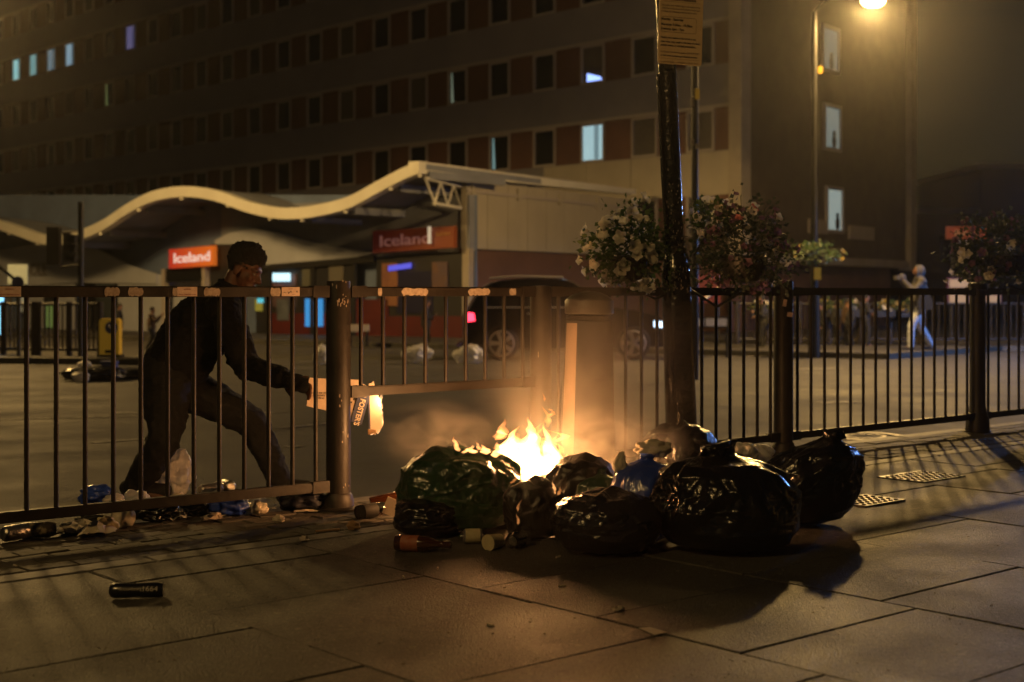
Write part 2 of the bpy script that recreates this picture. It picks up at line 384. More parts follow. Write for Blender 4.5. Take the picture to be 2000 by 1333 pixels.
# ------------------------------------------------------------------ pedestrian railing
PA = A0; PC = V((1.742, 9.13, 0)); PB = PA.lerp(PC, 10 / 26); PD = V((3.48, 10.63, 0)); PE = PD + V((1.66, 1.42, 0)); PO = PA + V((-.787, -.617, 0)) * 2.13
def post(P, top, r, label, kind, chips=()):
    t = thing('railing_post', label, 'post', P, 'posts of the pavement railing')
    if kind == 'flare':
        prof = [(r * 1.55, 0), (r * 1.55, .03), (r * 1.45, .1), (r * 1.15, .16), (r, .2), (r, top - .06), (r * 1.25, top - .055), (r * 1.25, top - .02), (r * 1.15, top - .008), (r * .7, top)]
    else:
        prof = [(r * 1.28, 0), (r * 1.28, .045), (r * 1.12, .075), (r * 1.08, .08), (r, .085), (r, top - .01), (r * .96, top), (r * .2, top + .003)]
    MB().lathe(prof, P, 28).build('shaft', M_rail, t, 40)
    MB().lathe([(r * 1.7, .001), (r * 1.7, .012), (r * 1.3, .02)], P, 20).build('base_plate', M_rail, t, 40)
    rnd = random.Random(int(P.x * 100))
    for (px, py, n, sp) in chips:
        Y = P.y - r; c = at(px, py, Y); m = MB()
        for k in range(n):
            x = c.x + rnd.gauss(0, sp); z = c.z + rnd.gauss(0, sp)
            dx = x - P.x
            if abs(dx) > r * .94: continue
            y = P.y - sqrt((r + .0009) ** 2 - dx * dx); h = rnd.uniform(.003, .011); w = rnd.uniform(.0015, .004); R = rotz(math.asin(dx / r))
            m.prism([V((x, y, z)) + R @ V((w * cos(a) * rnd.uniform(.6, 1.2), 0, h * sin(a) * rnd.uniform(.6, 1.2))) for a in [2 * pi * i / 7 for i in range(7)]], R @ V((0, .0012, 0)))
        if m.v: stuff(m.build('paint_chips', M_chip, t))
    return t
post(PA, 1.10, .059, 'brown-black round railing post with scraped paint beside the burning cardboard', 'a', ((670, 588, 22, .014), (672, 552, 2, .01), (652, 556, 2, .006), (668, 785, 3, .012), (675, 950, 3, .01), (676, 845, 4, .02)))
post(PB, 1.08, .058, 'railing post standing in smoke behind the fire and litter bin', 'a', ((1050, 690, 2, .02),))
post(PC, 1.12, .062, 'black railing post with torn stickers behind the heap of black bags', 'a', ((1535, 590, 2, .006),))
post(PD, 1.12, .058, 'black railing post with a flared foot and capped top', 'flare')
post(PO, 1.10, .059, 'railing post closing the sticker-covered panel in front of the crouching person', 'a')
def panel(P, Q, label, nb, zb=.12, ztop=1.05, stickers=(), first=.6, chips=()):
    t = thing('pedestrian_railing', label, 'railing', P.lerp(Q, .5), 'panels of the pavement railing')
    u = (Q - P).normalized(); L = (Q - P).length; p = P + u * .062; q = Q - u * .062; a = atan2(u.y, u.x); R = rotz(a)
    n = V((u.y, -u.x, 0))
    def rail(name, z, h):
        m = slab_mesh(1, 1, 1, name, M_rail, .0) if False else None
        b = bmesh.new(); bmesh.ops.create_cube(b, size=1)
        for v in b.verts: v.co = V((v.co.x * (q - p).length, v.co.y * .042, v.co.z * h))
        bmesh.ops.bevel(b, geom=b.edges[:], offset=.005, segments=2, affect='EDGES')
        me = bpy.data.meshes.new(name); b.to_mesh(me); b.free(); me.materials.append(M_rail)
        c = p.lerp(q, .5); c.z = z
        return link(name, me, t, Matrix.Translation(c) @ R.to_4x4())
    tr = rail('top_rail', ztop, .048); br = rail('bottom_rail', zb, .046)
    for e, s in ((p, 1), (q, -1)):
        for z in (zb, ztop):
            c = e + u * s * .045; c.z = z
            MB().box(c, (.09, .05, .056), R).build('bracket', M_rail, t)
    bm_ = MB().tube([(0, 0, zb + .02 - .5), (0, 0, ztop - .02 - .5)], .0105, 10).mesh('bar', M_rail, 60)
    sp = L / (nb + 1)
    for k in range(nb):
        c = P + u * sp * (k + 1); c.z = .5
        link('bar', bm_, t, Matrix.Translation(c))
    rnd = random.Random(nb + int(100 * P.x))
    for (x0, x1, kind) in stickers:
        def pt(x, z):
            c = hit(x, HY, P + n * .0222, n); return V((c.x, c.y, z))
        if kind == 'chip':
            m = MB(); k = 12; poly = []
            zt = ztop + .02; zl = ztop - .023
            for i in range(k + 1): poly.append(pt(x0 + (x1 - x0) * i / k, zt - rnd.uniform(0, .007) - (.012 if i in (0, k) else 0)))
            for i in range(k, -1, -1): poly.append(pt(x0 + (x1 - x0) * i / k, zl + rnd.uniform(0, .008) + (.012 if i in (0, k) else 0)))
            m.prism(poly, n * .0012).build('bare_patch', M_chip, tr)
        else:
            zt, zl = ztop + .021, ztop - .021
            st = MB().prism([pt(x0, zt), pt(x1, zt), pt(x1, zl), pt(x0, zl)], n * .0014).build('sticker', M_stick, tr)
            w = (pt(x1, 0) - pt(x0, 0)).length
            def put(txt, size, dz, mm, wid):
                me = textmesh('print', txt, size, mm, .0004, width=wid)
                link('print', me, tr, frame(pt((x0 + x1) / 2, ztop + dz) + n * .0022, u, (0, 0, 1)))
            if kind == 'figure':
                put('ANTI', .006, .012, M_redink, w * .25); put('~ v^_ ^', .022, -.004, M_ink, w * .8)
            else:
                put('ACTION', .007, .010, M_redink, w * .35); put('move together now', .006, -.012, M_redink, w * .85)
    return t
panel(PO, PA, 'railing panel plastered with stickers in front of the crouching person', 16, stickers=((346, 385, 's'), (550, 585, 'figure'), (-5, 41, 's'), (204, 234, 'chip'), (250, 280, 'chip'), (398, 430, 'chip'), (528, 548, 'chip'), (337, 346, 'chip')))
panel(PA, PB, 'short railing panel with raised bottom rail over the burning heap', 9, zb=.565, stickers=((784, 836, 'chip'), (914, 957, 'chip'), (738, 746, 'chip'), (995, 1008, 'chip')))
panel(PB, PC, 'railing panel half hidden by smoke, bin and flower baskets', 15)
panel(PC, PD, 'clean dark railing panel between torn-sticker post and flared-foot post', 15)
panel(PD, PE, 'railing panel running on beyond the flared-foot post', 14)
t = [o for o in bpy.data.objects if o.name.startswith('railing_post') and 'torn stickers' in o.get('label', '')][0]
for (x, y, w, h) in ((1533, 592, 7, 14), (1543, 615, 11, 9)):
    c = at(x, y, PC.y - .064); MB().box(c, (w * 9 / F, .002, h * 9 / F), Matrix.Rotation(.2, 3, 'Y')).build('sticker', M_stick, t)

# ------------------------------------------------------------------ lamp column with notice, litter bin
PP = V((.985, 8.2, 0)); lean = -.042
def pl(z): return V((PP.x + lean * max(0, z - .2), PP.y, z))
t = thing('lamp_column', 'tall glossy black lamp column with wider base beside the bags', 'lamp post', PP)
MB().tube([pl(0), pl(.02), pl(.03), pl(1.16), pl(1.19), pl(1.25), pl(1.27)], [.12, .12, .093, .084, .078, .062, .057], 26).build('base_shaft', M_pole, t, 40)
MB().tube([pl(1.27), pl(2.2), pl(4.5), pl(7.0)], [.056, .053, .047, .04], 22).build('upper_shaft', M_pole, t, 60)
MB().tube([pl(1.27), pl(1.30), pl(1.305)], [.066, .066, .058], 22).build('collar', M_pole, t, 40)
MB().tube([pl(.36) + V((-.03, -.085, 0)), pl(1.72) + V((-.055, -.03, 0)), pl(2.3) + V((-.055, -.02, 0))], .012, 8).build('conduit', M_pole, t, 60)
MB().box(pl(.75) + V((.01, -.088, 0)), (.09, .012, .5)).build('access_door', M_pole, t)
# petal-like blotches stuck to the paint
rnd = random.Random(3); m = MB()
for k in range(70):
    z = rnd.choice((rnd.uniform(1.28, 1.75), rnd.uniform(1.05, 1.2))); a = rnd.uniform(-.95, .75); r = .0575 if z > 1.27 else .0845
    c = pl(z); q = c + V((r * sin(a), -r * cos(a), 0)); R = rotz(a)
    m.prism([q + R @ V((.0026 * cos(b) * rnd.uniform(.5, 1.3), 0, .008 * sin(b) * rnd.uniform(.5, 1.3))) for b in [2 * pi * i / 6 for i in range(6)]], R @ V((0, -.001, 0)))
m.build('peeling_spots', M_chip, t)
# notice
c0 = at(1330, 30, 8.1); nx = V((.97, .24, -.0)); nx.normalize()
sx = V((1, .28, -.03)).normalized()
S = thing('notice_sign', 'yellowish council waste-collection notice with black text on the lamp column', 'sign', c0)
fr = frame(c0, sx, (0.03, 0, 1))
bmn = bmesh.new(); 
def rrect(w, h, r, n=5):
    P = []
    for cx, cy_, a0 in ((w / 2 - r, h / 2 - r, 0), (-w / 2 + r, h / 2 - r, 90), (-w / 2 + r, -h / 2 + r, 180), (w / 2 - r, -h / 2 + r, 270)):
        for k in range(n + 1): a = radians(a0 + 90 * k / n); P.append((cx + r * cos(a), cy_ + r * sin(a)))
    return P
bmn.free()
px2m = 8.1 / F
W_, H_ = .268, .58
me = MB().prism([(x, y, -.002) for x, y in rrect(W_, H_, .016)], (0, 0, .004)).mesh('plate', M_sign)
off = Matrix.Translation((0, 0, 0)); cz = H_ / 2 - 97 * px2m * 1.0
link('plate', me, S, fr @ Matrix.Translation((0, cz, 0)))
def line(txt, y, size, wid, m=M_ink, al='LEFT', bold=0):
    y = -(y - 30) * px2m
    link('lettering', textmesh('lettering', txt, size, m, .0005, al, wid, bold), S, fr @ Matrix.Translation((-W_ / 2 + .014, y, .003)))
M_ink2 = mat('brown ink', (.12, .09, .05), .7)
line('for businesses', 0, .026, .21, M_ink, bold=.0006)
line('If you place your rubbish bags on this street, or any', 13, .0145, .235, M_ink2)
line('collection on the street as businesses must have', 19, .0145, .235, M_ink2)
line('for keep the following collection times only.', 25, .0145, .215, M_ink2)
line('Monday - Saturday', 40, .02, .135, M_ink, bold=.0004)
line('Mornings: 9.30am - 10.30am', 50.5, .02, .19, M_ink, bold=.0004)
line('Evenings: 6pm - 7pm', 59, .02, .14, M_ink, bold=.0004)
line('Placing your waste on the street at any', 76, .0165, .215, M_ink, bold=.0003)
line('other time, may result in the issue of a fixed', 84, .0165, .24, M_ink, bold=.0003)
line('penalty notice or criminal prosecution.', 91, .0165, .215, M_ink, bold=.0003)
line('For further information contact 020 8430 2000', 104, .0145, .235, M_ink2)
line('or visit www.newham.gov.uk/environment', 111, .0155, .225, M_ink, bold=.0002)
line('London Borough - working for a cleaner street', 123, .012, .235, M_ink2)
rr = rrect(.215, .088, .01); m = MB()
rr2 = rrect(.212, .085, .009)
m.add([(x, y, .003) for x, y in rr] + [(x, y, .003) for x, y in rr2], [(i, (i + 1) % len(rr), len(rr) + (i + 1) % len(rr), len(rr) + i) for i in range(len(rr))])
link('border_line', m.mesh('border_line', M_ink), S, fr @ Matrix.Translation((-.012, -(50 - 30) * px2m, 0)))
link('rule', MB().box((0, 0, 0), (.235, .0012, .0006)).mesh('rule', M_ink2), S, fr @ Matrix.Translation((0, -(116.5 - 30) * px2m, .0025)))
link('rule', MB().box((0, 0, 0), (.235, .0012, .0006)).mesh('rule', M_ink2), S, fr @ Matrix.Translation((0, -(5.5 - 30) * px2m, .0025)))
for zz in (.2, -.16):
    link('clamp', MB().box((0, zz, -.045), (.15, .03, .07)).mesh('clamp', M_galv), S, fr)

BP = V((.385, 7.3, 0))
t = thing('litter_bin', 'tall round black litter bin with domed lid and pale strip behind flames', 'bin', BP)
def bl(z): return V((BP.x + .012 * z, BP.y, z))
MB().tube([bl(0), bl(.03), bl(.04), bl(.90), bl(.905)], [.155, .155, .148, .12, .11], 32).build('body', M_fardark, t, 35)
MB().tube([bl(.90), bl(.905), bl(.925), bl(.935)], [.112, .118, .118, .1], 32).build('neck_ring', M_pole, t, 35)
MB().tube([bl(.935), bl(.94), bl(1.0), bl(1.012), bl(1.03), bl(1.045), bl(1.052), bl(1.054)], [.12, .126, .126, .118, .095, .06, .025, .005], 32).build('lid', mat('bin lid', (.05, .046, .042), .4, bump=.2, bscale=50), t, 35)
m = MB(); nn = 10
vs = []
for z in (.12, .89):
    r = .148 - (z - .04) * (.028 / .86) + .002
    for k in range(nn + 1):
        a = -pi / 2 - 1.25 + .68 * k / nn; vs.append(bl(z) + V((r * cos(a), r * sin(a), 0)))
m.add(vs, [(k, k + 1, nn + 2 + k, nn + 1 + k) for k in range(nn)])
m.build('reflective_strip', mat('pale band', (.25, .185, .14), .5, col2=(.2, .15, .115), nscale=10), t)

# ------------------------------------------------------------------ flower baskets
def petal_mesh(name, m, lob=5, r=.028):
    b = MB(); n = lob * 4; vs = [(0, 0, -.018)]; 
    for ring, (rr_, z) in enumerate(((.18, -.012), (.45, .001), (1, .006))):
        for k in range(n):
            a = 2 * pi * k / n; q = r * rr_ * (1 - (.28 * (.5 + .5 * cos(lob * a)) if ring == 2 else 0)); vs.append((q * cos(a), q * sin(a), z * (1 + .6 * sin(3 * a)) if ring == 2 else z))
    fs = [(0, 1 + k, 1 + (k + 1) % n) for k in range(n)]
    for r_ in range(2): fs += [(1 + r_ * n + k, 1 + r_ * n + (k + 1) % n, 1 + (r_ + 1) * n + (k + 1) % n, 1 + (r_ + 1) * n + k) for k in range(n)]
    me = MB.add(b, vs, fs).mesh(name, m); me.shade_smooth(); return me
FL = {k: petal_mesh('flower', m) for k, m in (('w', M_petw), ('p', M_petp), ('r', M_petr), ('y', M_pety))}
def basket(c, R3, label, mix, nleaf, nfl, leafm, seed, grp='flower baskets on street columns', big=1., bowl=True, skew=0):
    rnd = random.Random(seed); c = V(c); R3 = V(R3)
    t = thing('flower_basket', label, 'flower basket', c - V((0, 0, R3.z)), grp)
    if bowl:
        MB().lathe([(.02, -R3.z * .6), (R3.x * .25, -R3.z * .55), (R3.x * .4, -R3.z * .3), (R3.x * .42, -R3.z * .1), (R3.x * .38, -R3.z * .08)], c, 18).build('bowl', M_dark, t, 40)
    def pos(k):
        while True:
            d = V((rnd.gauss(0, 1), rnd.gauss(0, 1), rnd.gauss(0, 1))).normalized()
            f = .88 + .5 * noise.noise(d * 1.9 + V((seed, 0, 0))) + .25 * noise.noise(d * 5 + V((seed, 3, 0)))
            if d.z < -.75 and rnd.random() < .5: continue
            return d, V((d.x * R3.x, d.y * R3.y, d.z * R3.z)) * f * k
    m = MB()
    for i in range(nleaf):
        d, p = pos(rnd.uniform(.45, 1.06)); l = rnd.uniform(.018, .042) * big; w = l * rnd.uniform(.3, .5)
        ax = (d + V((rnd.uniform(-1, 1), rnd.uniform(-1, 1), rnd.uniform(-1, .6)))).normalized(); sd = ax.cross(V((rnd.uniform(-1, 1), rnd.uniform(-1, 1), rnd.uniform(-1, 1)))).normalized(); nn_ = ax.cross(sd)
        q = c + p
        m.add([q, q + ax * l * .45 + sd * w + nn_ * l * .1, q + ax * l, q + ax * l * .45 - sd * w + nn_ * l * .1], [(0, 1, 2), (0, 2, 3)])
    for i in range(26):     # stems
        d, p = pos(1.0); m.tube([c + p * .3, c + p * .7 + V((0, 0, .02)), c + p], .002, 4, False)
    stuff(m.build('foliage', leafm, t))
    for i in range(nfl):
        d, p = pos(rnd.uniform(.86, 1.03)); ch = rnd.choice(mix); s = rnd.uniform(.85, 1.6) * big * (1.05 if ch == 'w' else .85)
        if skew and d.x * skew < -.55: continue
        dd = (d + V((rnd.uniform(-.5, .5), rnd.uniform(-.8, .2), rnd.uniform(-.4, .4)))).normalized()
        M = Matrix.Translation(c + p) @ dd.to_track_quat('Z', 'Y').to_matrix().to_4x4() @ Matrix.Rotation(rnd.uniform(0, 6), 4, 'Z') @ Matrix.Diagonal((s, s, s * rnd.uniform(.7, 1.6), 1))
        link('flower', FL[ch], t, M)
    return t
basket(at(1228, 492, 8.15), (.27, .25, .29), 'hanging basket of white petunias on the lamp column', 'w', 1700, 120, M_leaf, 11, skew=-1)
basket(at(1452, 492, 8.3), (.34, .27, .31), 'hanging basket of purple and pink flowers on the lamp column', 'pppppppppprw', 2300, 95, M_leafd, 12, big=.9)
basket(at(1390, 425, 8.35), (.16, .2, .12), 'small spray of white petunias above the purple basket', 'w', 300, 14, M_leaf, 13, bowl=False)
basket(at(1960, 492, 10.2), (.42, .3, .31), 'flower basket of mauve and white blooms behind the flared-foot post', 'ppppww', 2100, 60, M_leafd, 14)
t = [o for o in bpy.data.objects if o.get('category') == 'flower basket']
MB().tube([at(1340, 560, 8.2), at(1280, 585, 8.17), at(1235, 560, 8.15)], .008, 8).build('bracket', M_dark, t[0], 60)
MB().tube([at(1340, 560, 8.2), at(1400, 600, 8.25), at(1450, 570, 8.3)], .008, 8).build('bracket', M_dark, t[1], 60)
MB().tube([at(1355, 500, 8.25), at(1390, 440, 8.35)], .006, 8).build('bracket', M_dark, t[2], 60)
# column carrying the last basket, mostly past the frame edge
t = thing('lamp_column', 'black lamp column carrying the mauve and white flower basket', 'lamp post', V((4.0, 10.35, 0)))
MB().tube([(4.0, 10.35, 0), (4.0, 10.35, 1.1), (4.0, 10.35, 1.25), (4.0, 10.35, 6.5)], [.1, .085, .055, .045], 18).build('shaft', M_pole, t, 50)
MB().tube([(4.0, 10.35, 1.0), (3.7, 10.25, 1.05), (3.55, 10.2, 1.1)], .01, 8).build('bracket', M_dark, t, 50)

# ------------------------------------------------------------------ refuse bags
def interp(t, P):
    for (a, x), (b, y) in zip(P, P[1:]):
        if t <= b: k = (t - a) / (b - a); k = k * k * (3 - 2 * k) * .5 + k * .5; return x + (y - x) * k
    return P[-1][1]
TIED = [(0, .0), (.02, .55), (.07, .84), (.2, .98), (.38, 1.0), (.58, .96), (.74, .84), (.84, .62), (.905, .26), (.93, .13), (.96, .2), (1, .24)]
FULL = [(0, .0), (.02, .6), (.08, .86), (.25, .97), (.5, 1.0), (.72, .95), (.86, .8), (.95, .55), (1, .1)]
OPEN = [(0, .0), (.02, .5), (.07, .74), (.25, .86), (.5, .95), (.72, .98), (.88, 1.02), (.95, 1.0), (.975, .8), (1, .1)]
def trifold(P, rng, freqs, warp=.35):
    """crumple field: warped triangle waves give flat facets with sharp creases"""
    out = np.zeros(len(P))
    for f, a, cnt in freqs:
        for _ in range(cnt):
            n = rng.normal(size=3); n /= np.linalg.norm(n)
            wv = rng.normal(size=3) * f * .55; w2 = rng.normal(size=3) * f * .9
            x = P @ n * f + rng.uniform(0, 9) + warp * np.sin(P @ wv * 2 + rng.uniform(0, 6)) + warp * .5 * np.sin(P @ w2 * 2 + rng.uniform(0, 6))
            tri = np.abs(((x / 2) % 1) * 2 - 1)
            msk = .35 + .65 * (.5 + .5 * np.sin(P @ (rng.normal(size=3) * f * .5) * 2 + rng.uniform(0, 6)))
            out += a * msk * (tri ** 1.4 - .42)
    return out
def bag(name, label, c, rx, ry, h, m, seed, prof=TIED, sub=6, pleat=1., lump=1., lean=(0, 0), cat='rubbish bag', group='rubbish bags heaped on the pavement', rot=0, yscale=1, parent=None):
    bm = bmesh.new(); bmesh.ops.create_icosphere(bm, subdivisions=sub, radius=1)
    me = bpy.data.meshes.new(name); bm.to_mesh(me); bm.free(); n = len(me.vertices)
    P = np.empty(n * 3); me.vertices.foreach_get('co', P); P = P.reshape(n, 3)
    rng = np.random.default_rng(seed); size = max(rx, ry, h)
    tt = np.arccos(np.clip(-P[:, 2], -1, 1)) / pi; phi = np.arctan2(P[:, 1], P[:, 0])
    tb = np.linspace(0, 1, 200); r = np.interp(tt, tb, [interp(x, prof) for x in tb]); z = h * tt ** .92
    B = np.stack([np.cos(phi) * r * rx, np.sin(phi) * r * ry, z], 1); Q = B / size
    nb = np.clip(tt * 6, 0, 1); w = np.clip((tt - .3) / .7, 0, 1); up = np.clip((tt - .15) / .5, 0, 1)
    lm = trifold(Q, rng, ((1.6, .075, 3), (3.0, .05, 3)), .6) * lump
    Qs = Q * np.array((1, 1, .55)); cr = trifold(Qs, rng, ((6, .014, 3), (12, .006, 3), (24, .0025, 3)), .5)
    Qh = Q * np.array((.6, .6, 1.6)); cr += trifold(Qh, rng, ((8, .012, 3), (17, .005, 3)), .5) * (1 - up)
    pl_ = np.zeros(n)
    for _ in range(170):     # separate creases running down from the neck, each with its own width, length and wander
        f0 = rng.uniform(0, 2 * pi); sg = rng.choice((.03, .04, .06, .09, .15, .26)); t0 = rng.uniform(.35, .95); ln = rng.uniform(.1, .5)
        dphi = (phi - f0 - rng.normal() * .7 * (1 - tt) - .12 * np.sin(7 * tt + rng.uniform(0, 6)) + pi) % (2 * pi) - pi
        pl_ += rng.choice((1, 1, -.8)) * sg * .33 * np.clip(1 - np.abs(dphi) / sg, 0, 1) * np.clip(1 - np.abs(tt - t0) / ln, 0, 1)
    for _ in range(60):      # sagging wrinkles round the lower half
        f0 = rng.uniform(0, 2 * pi); sg = rng.choice((.012, .018, .03, .045)); t0 = rng.uniform(.06, .6); ln = rng.uniform(.25, .9)
        dphi = (phi - f0 + pi) % (2 * pi) - pi; dt = tt - t0 - rng.normal() * .12 * dphi - .05 * np.cos(dphi * 1.5) - .012 * np.sin(dphi * 6 + f0)
        pl_ += rng.choice((1, -.8)) * sg * .8 * np.clip(1 - np.abs(dt) / sg, 0, 1) * np.clip(1 - np.abs(dphi) / ln, 0, 1)
    pl_ *= pleat
    k = 1 + nb * (lm + cr + pl_ - .05 * w)
    B[:, 0] *= k; B[:, 1] *= k; B[:, 2] *= 1 + nb * (lm * .35 + cr * .9)
    B[:, 2] += np.where(tt > .9, (tt - .9) * 10 * (np.sin(phi * 3 + seed) * .05 + np.sin(phi * 7 + seed) * .03) * h, 0)
    B[:, 0] += lean[0] * tt * tt; B[:, 1] += lean[1] * tt * tt; B[:, 2] = np.maximum(B[:, 2], .002 + .003 * np.abs(cr))
    ca, sa = cos(rot), sin(rot); X = B[:, 0] * ca - B[:, 1] * sa + c[0]; Y_ = B[:, 0] * sa + B[:, 1] * ca + c[1]
    me.vertices.foreach_set('co', np.stack([X, Y_, B[:, 2] + c[2]], 1).ravel()); me.update()
    me.materials.append(m); me.shade_smooth()
    o = link(name, me, parent)
    if parent is None: tag(o, label, cat, group)
    return o
def bagat(px, Y, z=0): return V(((px - 1000) * Y / F, Y, z))
bag('rubbish_bag', 'big knotted shiny black rubbish bag, largest of the heap', bagat(1425, 5.8), .30, .27, .41, M_bag, 1, lean=(-.06, .02))
bag('rubbish_bag', 'small round black rubbish bag in front of the charred rubbish', bagat(1185, 5.75), .21, .19, .245, M_bag, 2, prof=FULL, pleat=.6)
bag('rubbish_bag', 'slumped green rubbish bag with flames along its top edge', bagat(893, 6.3), .275, .24, .355, M_green, 3, prof=FULL, lump=.9)
bag('rubbish_bag', 'black rubbish bag with ragged open mouth at the railing end of the heap', bagat(1565, 6.45), .22, .19, .41, M_bag, 4, prof=TIED, lean=(.15, -.02), lump=1.3)
bag('rubbish_bag', 'black rubbish bag resting against the lamp column base', bagat(1330, 7.15), .20, .18, .39, M_bag, 5, prof=FULL, lump=.7)
bag('carrier_bag', 'tied blue plastic carrier bag stuffed with paper between black bags', bagat(1252, 5.98), .16, .13, .37, M_blue, 6, sub=5, lean=(.03, .04), group='carrier bags')
bag('rubbish_bag', 'charred black bag melting just beside the flames', bagat(1138, 6.25), .16, .15, .33, M_bagb, 7, sub=5, prof=FULL, lump=1.4)
bag('rubbish_bag', 'burnt collapsed black bag below the flames', bagat(1040, 6.05), .125, .12, .25, M_bagb, 8, sub=5, prof=FULL, lump=1.6)
bag('rubbish_bag', 'low black bag sagging under the green bag', bagat(838, 6.15), .15, .14, .17, M_bag, 9, sub=5, prof=FULL, lump=1.3)
bag('rubbish_bag', 'black bag scorched underneath the main flames', bagat(1035, 6.55), .22, .17, .22, M_bagb, 10, sub=5, prof=FULL, lump=1.3)
bag('rubbish_bag', 'small crumpled black sack tucked behind the largest bag', bagat(1425, 6.5), .12, .1, .36, M_bag, 16, sub=5, prof=TIED, lump=1.4)
bag('carrier_bag', 'green carrier bag squeezed behind the small round bag', bagat(1175, 6.1), .11, .09, .29, M_green, 15, sub=5, prof=TIED, group='carrier bags')
def crumple(name, label, c, r, m, seed, cat='litter', flat=1., group='litter on the ground', amp=.45, sub=4):
    bm = bmesh.new(); bmesh.ops.create_icosphere(bm, subdivisions=sub, radius=1); S = V((seed * 5.1, seed * 2.3, 0)); r = V(r); c = V(c)
    for v in bm.verts:
        d = v.co.normalized(); k = 1 + amp * noise.noise(d * 1.9 + S) + amp * .5 * ridge(d * 3.3 + S) * .5 + amp * .3 * ridge(d * 7 + S) * .4
        v.co = V((d.x * r.x * k, d.y * r.y * k, d.z * r.z * k))
    zm = min(v.co.z for v in bm.verts) * .72
    for v in bm.verts: v.co.z = max(v.co.z, zm) - zm + .001; v.co += c
    me = bpy.data.meshes.new(name); bm.to_mesh(me); bm.free(); me.materials.append(m); me.shade_smooth()
    return tag(link(name, me), label, cat, group)
crumple('paper_wad', 'pale crumpled paper poking out of the blue carrier bag', at(1277, 893, 6.2), (.07, .05, .04), M_paper, 3)
crumple('paper_wad', 'white torn card leaning on the blue carrier bag', at(1212, 930, 6.0), (.025, .03, .05), M_paper, 9)
crumple('plastic_wrap', 'crumpled pale plastic wrap between the two largest black bags', at(1480, 905, 6.6), (.06, .05, .04), M_white, 5)

# ------------------------------------------------------------------ fire and smoke
def flamemat(name, col, s):
    m = bpy.data.materials.new(name); m.use_nodes = True; nt = m.node_tree; nt.nodes.remove(nt.nodes['Principled BSDF'])
    e = nt.nodes.new('ShaderNodeEmission'); e.inputs[0].default_value = (*col, 1); e.inputs[1].default_value = s
    nt.links.new(e.outputs[0], nt.nodes['Material Output'].inputs['Volume']); return m
M_flame = flamemat('flame', (1, .43, .13), 150)
M_wisp = flamemat('flame wisp', (1, .36, .09), 55)
def tongue(base, tip, r, bend, seed, n=18, k=16, flat=.55):
    base, tip = V(base), V(tip); rnd = random.Random(seed); m = MB(); vs = []; ax = tip - base; L = ax.length
    side = V((1, 0, 0)); 
    for i in range(n + 1):
        t_ = i / n; c = base + ax * t_ + side * (bend * sin(t_ * pi * 1.5) * t_) + V((noise.noise(V((t_ * 3, seed, 0))) * r * .9 * t_, noise.noise(V((t_ * 3, seed, 9))) * r * .5 * t_, 0))
        rad = r * ((sin(min(1, t_ / .32 + .15) * pi / 2)) if t_ < .3 else (1 - ((t_ - .3) / .7)) ** .9) * (1 + .6 * noise.noise(V((t_ * 5, seed, 4)))) + .0006
        for j in range(k):
            a = 2 * pi * j / k; q = rad * (1 + .7 * noise.noise(V((cos(a) * 1.3, sin(a) * 1.3, t_ * 4 + seed))))
            vs.append(c + V((cos(a) * q, sin(a) * q * flat, 0)))
    fs = [(i * k + j, i * k + (j + 1) % k, (i + 1) * k + (j + 1) % k, (i + 1) * k + j) for i in range(n) for j in range(k)]
    fs += [tuple(range(k - 1, -1, -1)), tuple(n * k + j for j in range(k))]
    return m.add(vs, fs)
FY = 6.5
def fl(par, x0, y0, x1, y1, rpx, bend, seed, Y=FY, m=None):
    tongue(at(x0, y0, Y), at(x1, y1, Y + .01), rpx * .86 * Y / F, bend * Y / F, seed).build('flame', m or M_flame, par, 180)
fire = thing('fire', 'bright orange and white fire blazing out of the rubbish heap', 'fire', at(1035, 940, FY))
for x0, y0, x1, y1, r, b, s in ((1030, 945, 1040, 822, 42, 10, 1), (1000, 925, 1002, 818, 26, -12, 2), (1062, 930, 1072, 812, 22, 10, 3), (1045, 950, 1020, 835, 36, 8, 4), (985, 905, 958, 880, 22, -8, 5),
                             (1015, 900, 985, 832, 24, -14, 6), (1055, 945, 1078, 870, 26, 10, 7), (1080, 915, 1105, 872, 12, 6, 8), (1060, 975, 1050, 905, 22, 0, 9), (1020, 880, 1045, 800, 16, 10, 10),
                             (990, 850, 978, 824, 8, -6, 12), (1000, 940, 972, 868, 24, -6, 41), (1075, 940, 1100, 880, 22, 8, 42), (1085, 930, 1082, 850, 16, 6, 43), (1035, 960, 1030, 860, 34, -8, 31), (1005, 905, 1010, 840, 26, 8, 32)):
    fl(fire, x0, y0, x1 + (x1 - 1035) * .15, y1 + 14, r, b * 1.5, s, FY + RND.uniform(-.05, .05))
for x0, y0, x1, y1, r, b, s in ((1070, 835, 1066, 792, 6, 8, 13), (1074, 815, 1080, 797, 6, 5, 14), (1064, 785, 1060, 765, 2.2, 2, 15), (1078, 802, 1068, 798, 5, 2, 33), (1092, 862, 1098, 848, 6, 5, 16), (986, 840, 966, 858, 3, 5, 34), (1130, 930, 1136, 905, 3, 3, 35)):
    fl(fire, x0, y0, x1, y1, r, b, s, FY, M_wisp)
_r = random.Random(77)
for k in range(24):
    x = _r.gauss(1035, 40); y = _r.uniform(855, 915); l = _r.uniform(12, 48); fl(fire, x, y, x + _r.gauss(0, 12), y - l, _r.uniform(4, 15), _r.gauss(0, 14), 200 + k, FY + _r.uniform(-.06, .06), M_wisp)
f2 = thing('fire', 'thin flames licking along the top edge of the green bag', 'fire', at(930, 885, 6.42))
